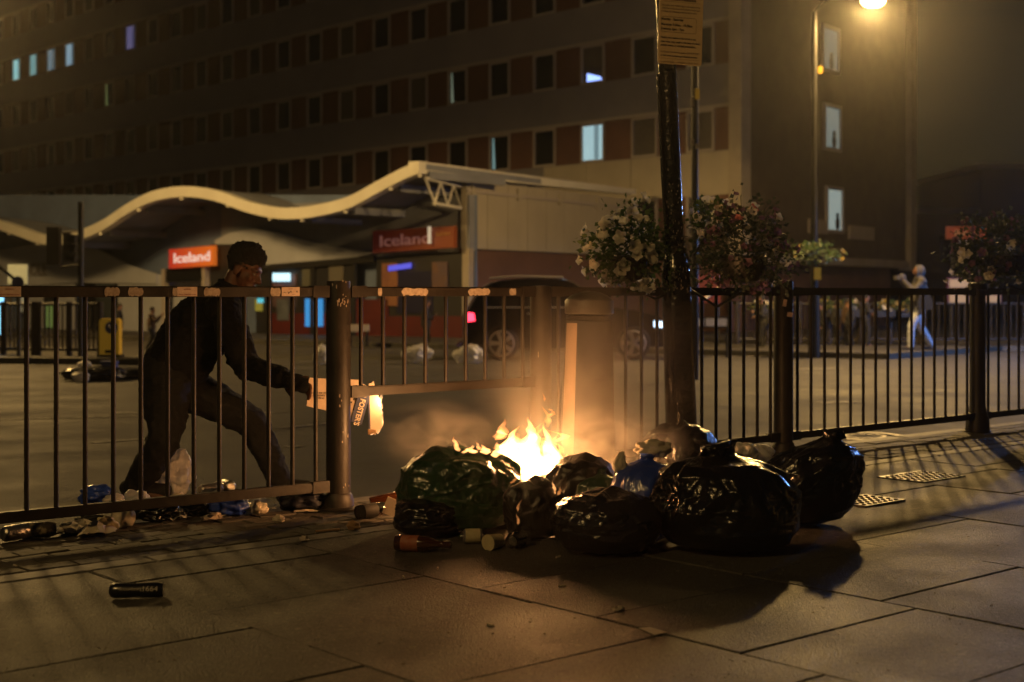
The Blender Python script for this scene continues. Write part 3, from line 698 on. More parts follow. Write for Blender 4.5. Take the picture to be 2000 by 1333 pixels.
for x0, y0, x1, y1, r, b, s in ((896, 882, 884, 852, 7, -3, 17), (925, 886, 918, 870, 12, -3, 18), (950, 888, 943, 868, 13, 3, 19), (905, 886, 914, 874, 8, 2, 20), (968, 894, 976, 862, 13, 3, 36), (935, 880, 932, 862, 5, 3, 38)):
    fl(f2, x0, y0, x1, y1, r, b, s, 6.12)
f3 = thing('fire', 'small flames creeping down the burnt bag beside the green bag', 'fire', at(1010, 1020, 5.86))
for x0, y0, x1, y1, r, b, s in ((1012, 1025, 1010, 1004, 4, 2, 21), (1011, 1000, 1016, 975, 3, -4, 22), (998, 945, 1012, 928, 5, 3, 23), (1016, 930, 1008, 922, 4, 3, 37)):
    fl(f3, x0, y0, x1, y1, r, b, s, 5.86, M_wisp)
f4 = thing('fire', 'small candle-like flame between the burnt bag and small round bag', 'fire', at(1081, 968, 6.0))
fl(f4, 1080, 969, 1082, 938, 5, 2, 24, 6.0); fl(f4, 1070, 966, 1066, 955, 5, 2, 25, 6.0, M_wisp); fl(f4, 1090, 968, 1096, 950, 5, 2, 26, 6.0, M_wisp)
def plight(name, loc, p, col, r, par):
    d = bpy.data.lights.new(name, 'POINT'); d.energy = p; d.color = col; d.shadow_soft_size = r
    return link(name, d, par, Matrix.Translation(V(loc)))
plight('firelight', at(1035, 868, FY + .06), FIRE_POWER, (1, .44, .14), .10, fire)
plight('firelight', at(1075, 955, 6.08), FIRE_POWER * .012, (1, .44, .14), .03, fire)
def smokemat(name, dens, scale, thr, col=(.75, .7, .65), loc=(0, 0, 0)):
    m = bpy.data.materials.new(name); m.use_nodes = True; nt = m.node_tree; N = nt.nodes; L = nt.links; N.remove(N['Principled BSDF'])
    pv = N.new('ShaderNodeVolumePrincipled'); pv.inputs['Color'].default_value = (*col, 1); pv.inputs['Anisotropy'].default_value = .2
    tc = N.new('ShaderNodeTexCoord'); nz = N.new('ShaderNodeTexNoise'); nz.inputs['Scale'].default_value = scale; nz.inputs['Detail'].default_value = 4; nz.inputs['Distortion'].default_value = 1.0
    L.new(tc.outputs['Object'], nz.inputs['Vector'])
    ln = N.new('ShaderNodeVectorMath'); ln.operation = 'LENGTH'; L.new(tc.outputs['Object'], ln.inputs[0])
    fo = N.new('ShaderNodeMapRange'); fo.inputs[1].default_value = .25; fo.inputs[2].default_value = .95; fo.inputs[3].default_value = 1; fo.inputs[4].default_value = 0; fo.interpolation_type = 'SMOOTHSTEP'; L.new(ln.outputs['Value'], fo.inputs[0])
    mr = N.new('ShaderNodeMapRange'); mr.inputs[1].default_value = thr; mr.inputs[2].default_value = thr + .3; mr.inputs[3].default_value = 0.04; mr.inputs[4].default_value = 1; L.new(nz.outputs[0], mr.inputs[0])
    mu = N.new('ShaderNodeMath'); mu.operation = 'MULTIPLY'; L.new(fo.outputs[0], mu.inputs[0]); L.new(mr.outputs[0], mu.inputs[1])
    m2 = N.new('ShaderNodeMath'); m2.operation = 'MULTIPLY'; m2.inputs[1].default_value = dens; L.new(mu.outputs[0], m2.inputs[0]); L.new(m2.outputs[0], pv.inputs['Density'])
    L.new(pv.outputs[0], N['Material Output'].inputs['Volume']); return m
sph = MB().ball((0, 0, 0), 1, None, 24, 14)
for px, py, Y, R3, dn, sc_, th in ((1150, 740, 6.75, (.68, .36, .72), .9, 1.6, .36), (1205, 880, 6.6, (.42, .26, .26), 5.2, 2.6, .42), (840, 850, 6.55, (.34, .25, .22), 2.0, 2.0, .42)):
    o = link('smoke', sph.mesh('smoke', smokemat('smoke%d' % px, dn, sc_, th), 180), None, Matrix.Translation(at(px, py, Y)) @ Matrix.Diagonal((*R3, 1)))
    stuff(o); tag(o, {1150: 'thin haze of smoke rising above the fire towards the lamp column', 1205: 'lit orange smoke curling beside the bin above the bags', 840: 'faint smoke drifting over the green bag'}[px], 'smoke')

# ------------------------------------------------------------------ people (skinned volumes fused by a voxel remesh)
def capsule(m, p, q, r1, r2, n=16):
    p, q = V(p), V(q); m.ball(p, r1, None, n, 10); m.ball(q, r2, None, n, 10); m.tube([p, q], [r1, r2], n)
def fuse(m, vox, smooth=6, fac=.5):
    me = m.mesh('raw'); o = bpy.data.objects.new('raw', me); COL.objects.link(o)
    r = o.modifiers.new('r', 'REMESH'); r.mode = 'VOXEL'; r.voxel_size = vox; r.use_smooth_shade = True
    s = o.modifiers.new('s', 'SMOOTH'); s.factor = fac; s.iterations = smooth
    dg = bpy.context.evaluated_depsgraph_get(); out = bpy.data.meshes.new_from_object(o.evaluated_get(dg))
    bpy.data.objects.remove(o); bpy.data.meshes.remove(me); out.materials.clear(); return out
def folds(me, amp, sc_, st=(1, 1, 1), seed=0):
    me.update(); nrm = [v.normal.copy() for v in me.vertices]
    for v, n in zip(me.vertices, nrm):
        q = V((v.co.x * st[0], v.co.y * st[1], v.co.z * st[2])) * sc_ + V((seed, seed * 2, 0))
        v.co += n * amp * (max(0, ridge(q)) ** 2 + .5 * noise.noise(q * .6) + .4 * max(0, ridge(q * 2.1)) ** 2 - .4)
def finish(me, name, m, par):
    me.name = name; me.materials.append(m); me.shade_smooth(); return link(name, me, par)

def person_main():
    Y = 8.1; J = lambda x, y, dy=0: at(x, y, Y + dy)
    hip = J(335, 748); hl, hr = hip + V((.0, .09, 0)), hip + V((0.0, -.09, 0))
    kb, ab_ = J(322, 862, -.20), J(262, 955, -.02)      # rear leg (near side, his right)
    kf, af = J(492, 822, .14), J(548, 940, .12)         # front leg
    chest = J(392, 640); neck = J(452, 567, -.02); shn = J(440, 604, -.19); shf = J(430, 594, .19)
    elb, wri = J(480, 716, -.26), J(578, 746, -.50); elf, wrf = J(468, 700, .18), J(540, 740, -.1)
    waist = J(352, 705)
    H = J(479, 525, -.03)                                # head centre
    Fw = V((.88, -.2, -.42)).normalized(); U = V((.42, 0, .9)); U = (U - Fw * U.dot(Fw)).normalized(); Sd = Fw.cross(U)   # Sd: his right/left
    RH = Matrix((Fw, Sd, U)).transposed()
    def h(f, s, u): return H + Fw * f + Sd * s + U * u
    t = thing('person', 'crouching person in black sweatshirt and trousers holding burning cardboard behind the railing', 'person', V((hip.x, Y, zroad(Y))))
    # body
    m = MB()
    m.ball(h(-.012, 0, .03), (.098, .076, .095), RH); m.ball(h(.028, 0, -.035), (.070, .062, .085), RH); m.ball(h(.05, 0, -.085), (.048, .045, .038), RH)
    m.ball(h(.068, 0, .018), (.028, .055, .022), RH)            # brow
    capsule(m, h(.092, 0, .002), h(.112, 0, -.036), .009, .014); m.ball(h(.104, .012, -.04), .009); m.ball(h(.104, -.012, -.04), .009)
    m.ball(h(.088, 0, -.070), (.013, .024, .008), RH); m.ball(h(.084, 0, -.084), (.013, .021, .008), RH); m.ball(h(.078, 0, -.106), (.018, .02, .014), RH)
    for s in (-1, 1):
        m.ball(h(.062, s * .043, -.03), (.022, .02, .026), RH)   # cheek
        m.ball(h(-.012, s * .078, -.022), (.021, .010, .034), RH)
    capsule(m, h(-.035, 0, -.06), neck, .052, .062)
    for p, q, a, b in ((neck, chest, .07, .13), (shn, shf, .07, .07), (chest, waist, .14, .13), (waist, hip, .13, .14), (hr, kb, .085, .058), (kb, ab_, .056, .04), (hl, kf, .085, .058), (kf, af, .056, .04),
                       (shn, elb, .052, .042), (elb, wri, .04, .028), (shf, elf, .052, .042), (elf, wrf, .04, .028)): capsule(m, p, q, a, b)
    # near hand: palm, four curled fingers and a thumb pinching the card
    wd = (wri - elb).normalized(); hd = (wd + V((0, 0, -.15))).normalized(); up = V((0, 0, 1)); up = (up - hd * up.dot(hd)).normalized(); sd = hd.cross(up)
    pc = wri + hd * .045
    m.ball(pc, (.045, .018, .038), Matrix((hd, sd, up)).transposed())
    for k, (o_, l1, l2, l3) in enumerate(((.026, .036, .022, .018), (.009, .04, .025, .02), (-.009, .037, .023, .018), (-.026, .028, .018, .016))):
        a0 = wri + hd * .08 + up * o_; dn = [(.95, .25, -.15), (.55, .5, -.75), (.1, .45, -.95)]
        r0 = .0092
        for l, (f_, s_, u_) in zip((l1, l2, l3), dn):
            a1 = a0 + (hd * f_ + sd * s_ * .35 + up * u_).normalized() * l; capsule(m, a0, a1, r0, r0 * .92, 10); a0 = a1; r0 *= .92
    a0 = wri + hd * .03 + up * .03; a1 = a0 + (hd * .8 + up * .45 - sd * .3).normalized() * .038; a2 = a1 + (hd * .95 - sd * .1 - up * .25).normalized() * .03
    capsule(m, a0, a1, .012, .0105, 10); capsule(m, a1, a2, .0105, .0085, 10)
    # far hand
    hd2 = V((.8, -.3, -.4)).normalized(); m.ball(wrf + hd2 * .045, .03)
    for k in range(4): capsule(m, wrf + hd2 * .06 + V((0, .012 * k, -.012 * k)), wrf + hd2 * .11 + V((-.01, .012 * k, -.02 - .012 * k)), .009, .008, 8)
    capsule(m, wrf + hd2 * .02, wrf + hd2 * .06 + V((0, -.02, .03)), .011, .009, 8)
    for a_, d_ in ((ab_, V((.16, -.05, -.045))), (af, V((.17, -.04, -.045)))): capsule(m, a_, a_ + d_, .04, .03)
    finish(fuse(m, .0062, 3), 'body', M_skin, t)
    # hair
    bm = bmesh.new(); bmesh.ops.create_icosphere(bm, subdivisions=6, radius=1)
    for v in bm.verts:
        d = v.co.normalized(); k = 1 + .06 * noise.noise(d * 5) + .05 * noise.noise(d * 17) + .045 * noise.noise(d * 40)
        # clip below the hairline: faded sides, high top
        low = d.z < (.02 if d.x > .1 else -.72 if d.x < -.35 else -.2)
        top = max(0, min(1, (d.z + .25) * 1.4)); side = .955 + .19 * top
        if d.x > .3: side *= 1 - .16 * min(1, (d.x - .3) * 2) * max(0, min(1, 1.1 - d.z * 1.3))
        k *= side if not low else .86
        v.co = h(-.012, 0, .03) + RH @ V((d.x * .104 * k, d.y * .083 * k, d.z * .104 * k))
    me = bpy.data.meshes.new('hair'); bm.to_mesh(me); bm.free()
    rnd_ = random.Random(9); cm = MB(); vv = [v.co.copy() for v in me.vertices]; hc = h(-.012, 0, .03)
    for _ in range(2600):      # tight curls standing off the scalp
        q = rnd_.choice(vv); dl = RH.transposed() @ (q - hc)
        if dl.z < .028 and not (dl.z > -.03 and dl.x < .03 and rnd_.random() < .5): continue
        r_ = rnd_.uniform(.003, .0065); o_ = (q - hc).normalized() * rnd_.uniform(-.002, .007)
        cm.ball(q + o_, (r_, r_, r_ * rnd_.uniform(.6, 1.3)), None, 5, 4)
    for _ in range(5200):      # clipped fade below the hairline
        d = V((rnd_.gauss(0, 1), rnd_.gauss(0, 1), rnd_.gauss(0, 1))).normalized()
        zz = d.z * .1
        if d.x > .45 or (d.x > .02 and zz < .012) or (d.x > -.25 and zz < -.02) or zz > .035 or rnd_.random() > (zz + .075) / .085: continue
        cm.ball(hc + RH @ V((d.x * .1, d.y * .079, d.z * .097)), rnd_.uniform(.001, .0026), None, 4, 3)
    cm.add(vv, [tuple(p.vertices) for p in me.polygons]); bpy.data.meshes.remove(me)
    me = bpy.data.meshes.new('hair'); me.from_pydata([tuple(v) for v in cm.v], [], cm.f); finish(me, 'hair', M_hair, t)
    for s in (-1, 1): MB().ball(h(.074, s * .031, -.006), .0125).build('eye', M_eye, t, 180)
    for s in (-1, 1): MB().ball(h(.083, s * .033, .013), (.008, .02, .0045), RH).build('eyebrow', M_hair, t, 180)
    # sweatshirt
    m = MB()
    capsule(m, neck + V((-.02, 0, -.03)), chest + V((-.01, 0, 0)), .088, .165); m.ball(neck + V((.0, 0, -.005)), (.072, .075, .05))
    capsule(m, shn + V((-.01, .02, 0)), shf + V((-.01, -.02, 0)), .098, .098); capsule(m, chest, waist, .185, .175); capsule(m, chest + V((.09, -.06, -.05)), waist + V((.10, -.05, .02)), .10, .09)
    capsule(m, chest + V((-.05, 0, -.02)), waist + V((-.04, 0, -.02)), .155, .165)
    capsule(m, waist, hip + V((-.02, 0, .05)), .175, .165)
    capsule(m, shn, elb, .082, .075); capsule(m, elb, elb.lerp(wri, .75), .075, .056); capsule(m, elb.lerp(wri, .75), wri + hd * .018, .05, .042)
    m.ball(elb.lerp(wri, .86), (.05, .05, .05)); capsule(m, wri + hd * .0, wri + hd * .06, .043, .041)
    capsule(m, shf, elf, .082, .075); capsule(m, elf, wrf, .07, .045)
    me = fuse(m, .011, 5); folds(me, .012, 7, (1, 1, 1.6), 4); folds(me, .005, 19, (1.6, 1.6, 1), 9); sw = finish(me, 'sweatshirt', M_knit, t)
    m = MB(); ring = [neck + V((-.0, 0, 0)) + (V((.066 * cos(a), .068 * sin(a), .03 * cos(a) * -1 + .028))) for a in [2 * pi * k / 22 for k in range(23)]]
    m.tube(ring, .012, 8, False).build('collar', M_knit, t, 180)
    # trousers
    m = MB()
    capsule(m, hip + V((-.015, -.05, .05)), hip + V((-.015, .05, .05)), .15, .15); capsule(m, hip + V((-.03, -.04, -.03)), hip + V((-.03, .04, -.03)), .15, .15)
    capsule(m, hr, hr.lerp(kb, .5), .135, .118); capsule(m, hr.lerp(kb, .5), kb, .118, .088); capsule(m, kb, kb.lerp(ab_, .5), .088, .088); capsule(m, kb.lerp(ab_, .5), ab_, .088, .07)
    capsule(m, hl, hl.lerp(kf, .5), .135, .112); capsule(m, hl.lerp(kf, .5), kf, .112, .086); capsule(m, kf, kf.lerp(af, .5), .084, .078); capsule(m, kf.lerp(af, .5), af + V((0, 0, .0)), .078, .07)
    me = fuse(m, .011, 5); folds(me, .012, 6, (1, 1, 1.5), 14); folds(me, .004, 17, (1, 1, 1.3), 5); finish(me, 'trousers', M_trou, t)
    for a_, dd in ((ab_, V((.19, -.04, 0))), (af, V((.20, -.06, 0)))):
        m = MB(); z = zroad(a_.y); heel = V((a_.x - .04, a_.y, z + .045)); toe = V((a_.x + dd.x, a_.y + dd.y, z + .035))
        capsule(m, heel, toe, .045, .038); capsule(m, heel + V((.02, 0, .0)), V((a_.x, a_.y, max(a_.z - .02, z + .07))), .045, .045); m.box(heel.lerp(toe, .5) + V((0, 0, -.032)), (.28, .085, .024))
        finish(fuse(m, .009, 3), 'shoe', M_fardark, t)
    return wri, hd
WRI, HD = person_main()

# torn cardboard held out towards the fire
CY0, CY1 = WRI.y - .07, 7.72
def cp(px, py): k = max(0, min(1, (px - 598) / 147)); return at(px, py, CY0 + (CY1 - CY0) * k)
CD = (cp(745, 760) - cp(598, 760)).normalized(); cn = V((CD.y, -CD.x, 0)); 
if cn.y > 0: cn = -cn
cb = thing('cardboard_sheet', 'torn printed beer-box cardboard burning at one end, held out by the crouching person', 'cardboard', cp(670, 800))
rnd = random.Random(5)
def torn(poly, j=1.2, n=5):
    o = []
    for i, (x, y) in enumerate(poly):
        x2, y2 = poly[(i + 1) % len(poly)]
        for k in range(n): o.append(cp(x + (x2 - x) * k / n + rnd.uniform(-j, j) * (k > 0), y + (y2 - y) * k / n + rnd.uniform(-j, j) * (k > 0)))
    return o
MB().prism(torn([(604, 738), (700, 742), (699, 792), (690, 812), (652, 806), (598, 793), (602, 768)], .7), cn * .004).build('torn_sheet', M_card, cb)
MB().prism(torn([(683, 762), (704, 748), (720, 755), (700, 790), (684, 820)], .8), cn * .004 + V((0, 0, 0))).build('torn_flap', M_card, cb)
b1 = [cp(699, 766) + cn * .014, cp(722, 766) + cn * .014, cp(704, 830) + cn * .014, cp(683, 823) + cn * .014]
MB().prism(b1, cn * .003).build('printed_band', M_navy, cb)
ax = (b1[3] - b1[0]).normalized()
link('lettering', textmesh('lettering', "10 FOSTER'S", .042, M_letter, .0006, width=.185, bold=.0012), cb, frame((b1[0] + b1[2]) / 2 + cn * .005, ax, (b1[1] - b1[0])))
MB().prism([cp(717, 760) + cn * .01, cp(720, 760) + cn * .01, cp(722, 838) + cn * .01, cp(719, 838) + cn * .01], cn * .003).build('navy_edge', M_navy, cb)
MB().prism([p + cn * .008 for p in torn([(719, 750), (728, 744), (735, 766), (742, 785), (744, 800), (746, 815), (746, 830), (738, 842), (731, 850), (720, 840)], 1.4)], cn * .004).build('burning_sheet', M_card, cb)
m = MB()
for k in range(9):
    x = 717.5 + k * 1.7; m.tube([cp(x, 838 + k * .2) + cn * .012, cp(x + .5, 849 - k * .3) + cn * .012], .0035, 6)
m.build('corrugated_edge', M_cardk, cb, 60)
for i, (tx, yy, wd_) in enumerate((('RECYCLE THE CAN', 768, .085), ('CARTON INSIDE', 773, .07), ('10 x 440 ml', 778, .06))):
    link('small_print', textmesh('small_print', tx, .014, M_ink, .0004, width=wd_), cb, frame(cp(622, yy) + cn * .006, CD, (0, 0, 1)))
m = MB()
for (x, y, s) in ((688, 774, 3), (692, 779, 4), (685, 786, 2.2), (690, 800, 2)):
    c = cp(x, y) + cn * .006; m.prism([c + CD * s * .0026 * cos(a) * rnd.uniform(.5, 1.3) + V((0, 0, s * .0026 * sin(a) * rnd.uniform(.5, 1.3))) for a in [2 * pi * k / 9 for k in range(9)]], cn * .001)
m.build('scorch_marks', M_ink, cb)
f5 = thing('fire', 'bright flame eating the edge of the held cardboard', 'fire', cp(740, 800))
M_edge = flamemat('edge flame', (1, .5, .2), 260)
def efl(x0, y0, x1, y1, r, s): tongue(cp(x0, y0) + cn * .016, cp(x1, y1) + cn * .02, r * 7 / F, 0, s, 10, 10).build('flame', M_edge, f5, 180)
for a_ in ((740, 795, 741, 766, 4.2, 1), (738, 788, 746, 770, 3, 2), (741, 800, 746, 790, 3, 3), (745, 832, 746, 806, 1.6, 4), (735, 848, 745, 832, 1.8, 5), (722, 850, 729, 845, 2.6, 6), (745, 810, 742, 796, 1.8, 7)): efl(*a_)
plight('card_flame_light', cp(742, 782) + cn * .06, 1.6, (1, .5, .18), .02, f5)

# ------------------------------------------------------------------ litter
def lying(name, label, cat, p, direction, prof, m, group=None, roll=0, parts=(), n=18, smooth=40):
    """a turned object lying on the ground, axis along direction"""
    p = V(p); d = V(direction).normalized(); M = d.to_track_quat('Z', 'Y').to_matrix().to_4x4() @ Matrix.Rotation(roll, 4, 'Z'); M.translation = p
    t = thing(name, label, cat, p, group)
    def lay(nm, pr, mm): return link(nm, MB().lathe(pr, (0, 0, 0), n).mesh(nm, mm, smooth), t, M)
    lay('glass' if 'bottle' in name or 'jar' in name else 'shell', prof, m)
    for nm, pr, mm in parts: lay(nm, pr, mm)
    return t, M
BOT = [(.001, 0), (.030, .002), (.032, .01), (.032, .125), (.029, .145), (.016, .175), (.0135, .19), (.013, .225), (.0145, .227), (.0145, .236), (.010, .238)]
CAN = [(.022, 0), (.028, .006), (.033, .015), (.033, .125), (.027, .145), (.027, .150), (.025, .148)]
def gp(px, py, z=0): return onground(px, py, z)
p = gp(772, 1076); p.z = .033
lying('beer_bottle', 'brown glass bottle with red label lying in front of the green bag', 'bottle', p, (.9, -.22, 0), BOT, M_glassb, 'bottles on the pavement',
      parts=(('label', [(.0325, .03), (.0328, .031), (.0328, .1), (.0325, .101)], M_labelr),))
p = gp(905, 1062); p.z = .031
lying('spray_can', 'small pale-labelled can lying against the green bag', 'can', p, (.97, .1, 0), [(.004, -.012), (.005, -.002), (.024, 0), (.03, .006), (.03, .07), (.024, .078), (.006, .08), (.004, .09)], M_alu,
      parts=(('label', [(.0305, .008), (.0307, .009), (.0307, .068), (.0305, .069)], M_label),))
p = gp(953, 1075); p.z = .03
lying('paper_cup', 'open yellowish paper cup lying on its side by the clear jar', 'cup', p, (.6, .75, 0), [(.034, 0), (.033, .002), (.026, .08), (.02, .08), (.0245, .076), (.031, .002)], M_label)
p = gp(998, 1074); p.z = .033
lying('glass_jar', 'clear glass jar lying on its side next to the paper cup', 'jar', p, (.45, .85, .02), [(.027, 0), (.028, .003), (.028, .014), (.034, .022), (.035, .085), (.03, .095), (.028, .09), (.031, .08), (.03, .025), (.025, .01)], M_glassc)
p = gp(697, 1016); p.z = .034
lying('beer_bottle', 'clear glass bottle lying beside the scraped railing post', 'bottle', p, (.75, .55, .05), BOT, M_glassc, 'bottles on the pavement', parts=(('label', [(.0325, .03), (.0328, .031), (.0328, .1), (.0325, .101)], M_ink),))
p = gp(722, 1006); p.z = .05
lying('beer_bottle', 'dark bottle resting on top of the clear bottle by the railing post', 'bottle', p, (.95, .2, .18), BOT, M_glassb, 'bottles on the pavement')
p = gp(765, 1012); MB
tag(MB().box(p + V((0, 0, .05)), (.07, .004, .08), Matrix.Rotation(.4, 3, 'Y')).build('torn_card', M_card), 'torn pale card leaning on the bottles beside the green bag', 'card')
# black beer can in the foreground
p = gp(214, 1168); p.z = .0245
cd = V((1, .07, 0)).normalized()
t, M = lying('beer_can', 'dented black beer can with white lettering lying alone on the slabs', 'can', p, cd, [(.015, 0), (.0225, .007), (.0262, .018), (.026, .055), (.0235, .092), (.0262, .125), (.0258, .165), (.022, .178), (.022, .183), (.02, .181)],
             mat('black can', (.012, .012, .016), .3, coat=.3), parts=(('lid', [(.003, .1805), (.0195, .181), (.0206, .183)], M_alu),))
def canword(s, size, off, wid, dz):
    me = textmesh('lettering', s, size, mat('silver print', (.5, .45, .38), .4), .0003, width=wid)
    for v in me.vertices:   # wrap round the can
        a = (v.co.y + dz) / .0268; x = v.co.x + off; v.co = V((x, -.0268 * cos(a) - v.co.z, .0268 * sin(a)))
    link('lettering', me, t, frame(p, cd, (-cd.y, cd.x, 0)))
canword('Kronenbourg', .015, .075, .075, .010); canword('1664', .026, .142, .05, .009)
# cans, cups and wrappers under the left panel
p = gp(5, 1060); p.z = .033
lying('beer_can', 'silver can end-on beside a dark can under the stickered panel', 'can', p, (.5, .8, 0), CAN, M_alu)
p = gp(38, 1052); p.z = .033
lying('beer_can', 'dark printed can beside the silver can under the stickered panel', 'can', p, (.9, .3, 0), CAN, mat('dark can print', (.05, .04, .035), .35, col2=(.3, .25, .18), nscale=30, contrast=(.5, .6)))
def scrap(name, label, poly, m, h=.03, seed=0, cat='litter', group='litter on the ground', z=0):
    rnd_ = random.Random(seed); P = [onground(x, y, z) for x, y in poly]; c = sum(P, V()) / len(P); n = 10; vs = []; bm = bmesh.new()
    g = 9
    # crumpled grid inside the polygon's bounding quad
    q = P if len(P) == 4 else [P[0], P[len(P) // 4], P[len(P) // 2], P[3 * len(P) // 4]]
    grid = []
    for i in range(g + 1):
        for j in range(g + 1):
            a = q[0].lerp(q[1], i / g); b = q[3].lerp(q[2], i / g); p_ = a.lerp(b, j / g)
            p_.z = z + .004 + h * max(0, .5 + noise.noise(V((i * .45, j * .45, seed * 1.7))) * .9 + .35 * ridge(V((i * .7, j * .7, seed)))) * (.35 + .65 * sin(pi * i / g) * sin(pi * j / g))
            p_ += V((rnd_.uniform(-.012, .012), rnd_.uniform(-.012, .012), 0)); grid.append(bm.verts.new(p_))
    for i in range(g):
        for j in range(g): bm.faces.new((grid[i * (g + 1) + j], grid[(i + 1) * (g + 1) + j], grid[(i + 1) * (g + 1) + j + 1], grid[i * (g + 1) + j + 1]))
    me = bpy.data.meshes.new(name); bm.to_mesh(me); bm.free(); me.materials.append(m); me.shade_smooth(); me.set_sharp_from_angle(angle=radians(30))
    return tag(link(name, me), label, cat, group)
scrap('paper_scrap', 'crumpled cream paper napkin under the stickered panel', [(105, 1052), (180, 1045), (205, 1030), (130, 1026)], M_paper, .06, 1)
scrap('plastic_sheet', 'crumpled clear-white plastic sheet beneath the bottom rail', [(430, 1008), (540, 1002), (530, 985), (440, 990)], M_white, .085, 2)
scrap('paper_scrap', 'crumpled white newspaper sheet between the napkin and squashed cup', [(150, 1056), (222, 1048), (232, 1034), (160, 1040)], M_paper, .05, 21)
scrap('plastic_sheet', 'torn translucent plastic film between the two black sacks', [(318, 1022), (362, 1018), (372, 1004), (325, 1006)], M_white, .05, 22)
scrap('paper_scrap', 'greasy flattened paper bag on the block pavers', [(392, 1022), (436, 1018), (440, 1010), (398, 1012)], M_paper, .03, 23)
scrap('paper_scrap', 'flat pinkish paper strip beside the dark cloth by the post', [(575, 1003), (622, 1001), (622, 992), (580, 994)], M_paper, .01, 3)
crumple('paper_cup', 'squashed white paper cup under the stickered panel', gp(240, 1030), (.05, .05, .06), M_paper, 11, 'cup', amp=.25)
crumple('plastic_sack', 'flattened black plastic sack stretched below the bottom rail', gp(300, 1016), (.12, .07, .04), M_bag, 12, 'sack', sub=5)
crumple('plastic_sack', 'black shiny plastic scrap crumpled beside the plastic sheet', gp(372, 1008), (.08, .06, .035), M_bag, 13, 'sack', sub=5)
crumple('carrier_bag', 'dark blue flattened carrier bag against the railing post foot', gp(590, 997), (.11, .06, .055), mat('dark blue cloth', (.012, .014, .03), .6, bump=.4, bscale=20), 14, 'bag', sub=5, amp=.3)
crumple('plastic_bag', 'deep blue crumpled wrapper under the bottom rail', gp(448, 1005), (.08, .06, .045), M_blue, 15)
crumple('plastic_bag', 'translucent white plastic bag on the road beside his rear foot', onroad(338, 966), (.10, .09, .12), M_white, 16, 'bag', sub=5)
crumple('plastic_bag', 'blue and white crumpled wrapper on the road behind the panel', onroad(190, 985), (.09, .06, .05), M_blue, 17)
crumple('plastic_bag', 'pale plastic wrapper beside the blue wrapper', onroad(222, 988), (.05, .05, .035), M_white, 18)
for i, (x, y) in enumerate(((390, 970), (413, 968), (452, 962))):
    p = onroad(x, y); p.z += .033
    lying('beer_can', ('upright-lying silver can on the road between his feet', 'silver can next to the plastic bag on the road', 'small bright can nearest his front foot')[i], 'can', p, (.6 - i * .5, .7, 0), CAN, M_alu, 'cans behind the railing')
for i, (x, y, lab) in enumerate(((130, 1040, 'dark bottle cap beside the cream napkin'), (180, 1022, 'dark crumpled wrapper beside the squashed cup'))):
    crumple('wrapper', lab, gp(x, y), (.03 + .03 * i, .03, .02), M_ink, 30 + i)
for i, (x, y, r_, mm, lab) in enumerate(((62, 1046, .03, M_paper, 'torn beige wrapper beside the dark printed can'), (205, 1040, .035, M_label, 'yellow crisp packet scrap beside the squashed cup'), (268, 1002, .05, M_white, 'clear plastic cup crushed on the flattened sack'), (350, 998, .04, M_paper, 'pale paper ball on the black plastic scrap'),
        (415, 992, .045, M_alu, 'crushed silver can against the plastic sheet'), (505, 1004, .03, M_paper, 'small cream wrapper beside the plastic sheet'), (545, 1022, .018, M_paper, 'tiny pale crumple on the block pavers'), (690, 1036, .02, M_cardk, 'brown cardboard crumb beside the post foot'), (872, 1072, .016, M_paper, 'tiny white crumple in front of the green bag'),
        (1455, 902, .04, M_white, 'white plastic cup on top of the small crumpled sack'))):
    crumple('wrapper' if mm is not M_alu else 'crushed_can', lab, gp(x, y) if y > 950 else at(x, y, 6.5), (r_ * 1.3, r_, r_), mm, 90 + i)
# crumbs and butts scattered over the slabs (too small to count)
m = MB(); rnd = random.Random(21)
for k in range(520):
    x = rnd.uniform(-20, 2020); y = rnd.choice((rnd.uniform(1010, 1340), rnd.gauss(1040, 22), rnd.uniform(1100, 1340)))
    if y < 985 or (x > 1300 and y < 1000 and rnd.random() < .5): continue
    p = onground(x, max(y, 890), .001); s = rnd.uniform(.0012, .004); 
    m.box(p + V((0, 0, s * .3)), (s * rnd.uniform(.6, 3), s * rnd.uniform(.5, 1.3), s * .6), rotz(rnd.uniform(0, 3)))
o = stuff(m.build('scattered_crumbs', mat('litter crumbs', (.3, .26, .2), .9, col2=(.14, .12, .09), nscale=9))); o['label'] = 'scattered crumbs and grit on the pavement'; o['category'] = 'debris'
bt = MB().tube([(-.014, 0, .004), (.014, 0, .004)], .0038, 8).mesh('cigarette_butt', M_paper)
for x, y in ((1098, 1147), (958, 1223), (788, 1129), (1208, 1192), (855, 1112), (1090, 1090), (30, 1107), (235, 1058)):
    p = onground(x, y, 0); o = link('cigarette_butt', bt, None, Matrix.Translation(p) @ Matrix.Rotation(rnd.uniform(0, 3), 4, 'Z')); tag(o, 'cigarette butt dropped on the paving slabs', 'cigarette butt', 'cigarette butts')
def flat(name, label, pts, m): return tag(MB().prism([onground(x, y, .002) for x, y in pts], (0, 0, .002)).build(name, m), label, 'paper', 'paper scraps')
flat('paper_scrap', 'small pale paper rectangle lying flat on the open slabs', [(1247, 1228), (1268, 1226), (1303, 1236), (1278, 1241)], M_paper)
scrap('paper_scrap', 'tiny folded white paper on the slabs below the small round bag', [(1200, 1195), (1216, 1195), (1216, 1191), (1203, 1190)], M_paper, .012, 7)
scrap('paper_scrap', 'scrap of white tissue near the scraped railing post', [(588, 1061), (600, 1060), (598, 1053), (590, 1054)], M_paper, .02, 8)
tag(MB().box(onground(640, 1036, .004), (.11, .012, .006), rotz(.5)).build('wood_sliver', M_cardk), 'thin brown sliver of card beside the post foot', 'debris')
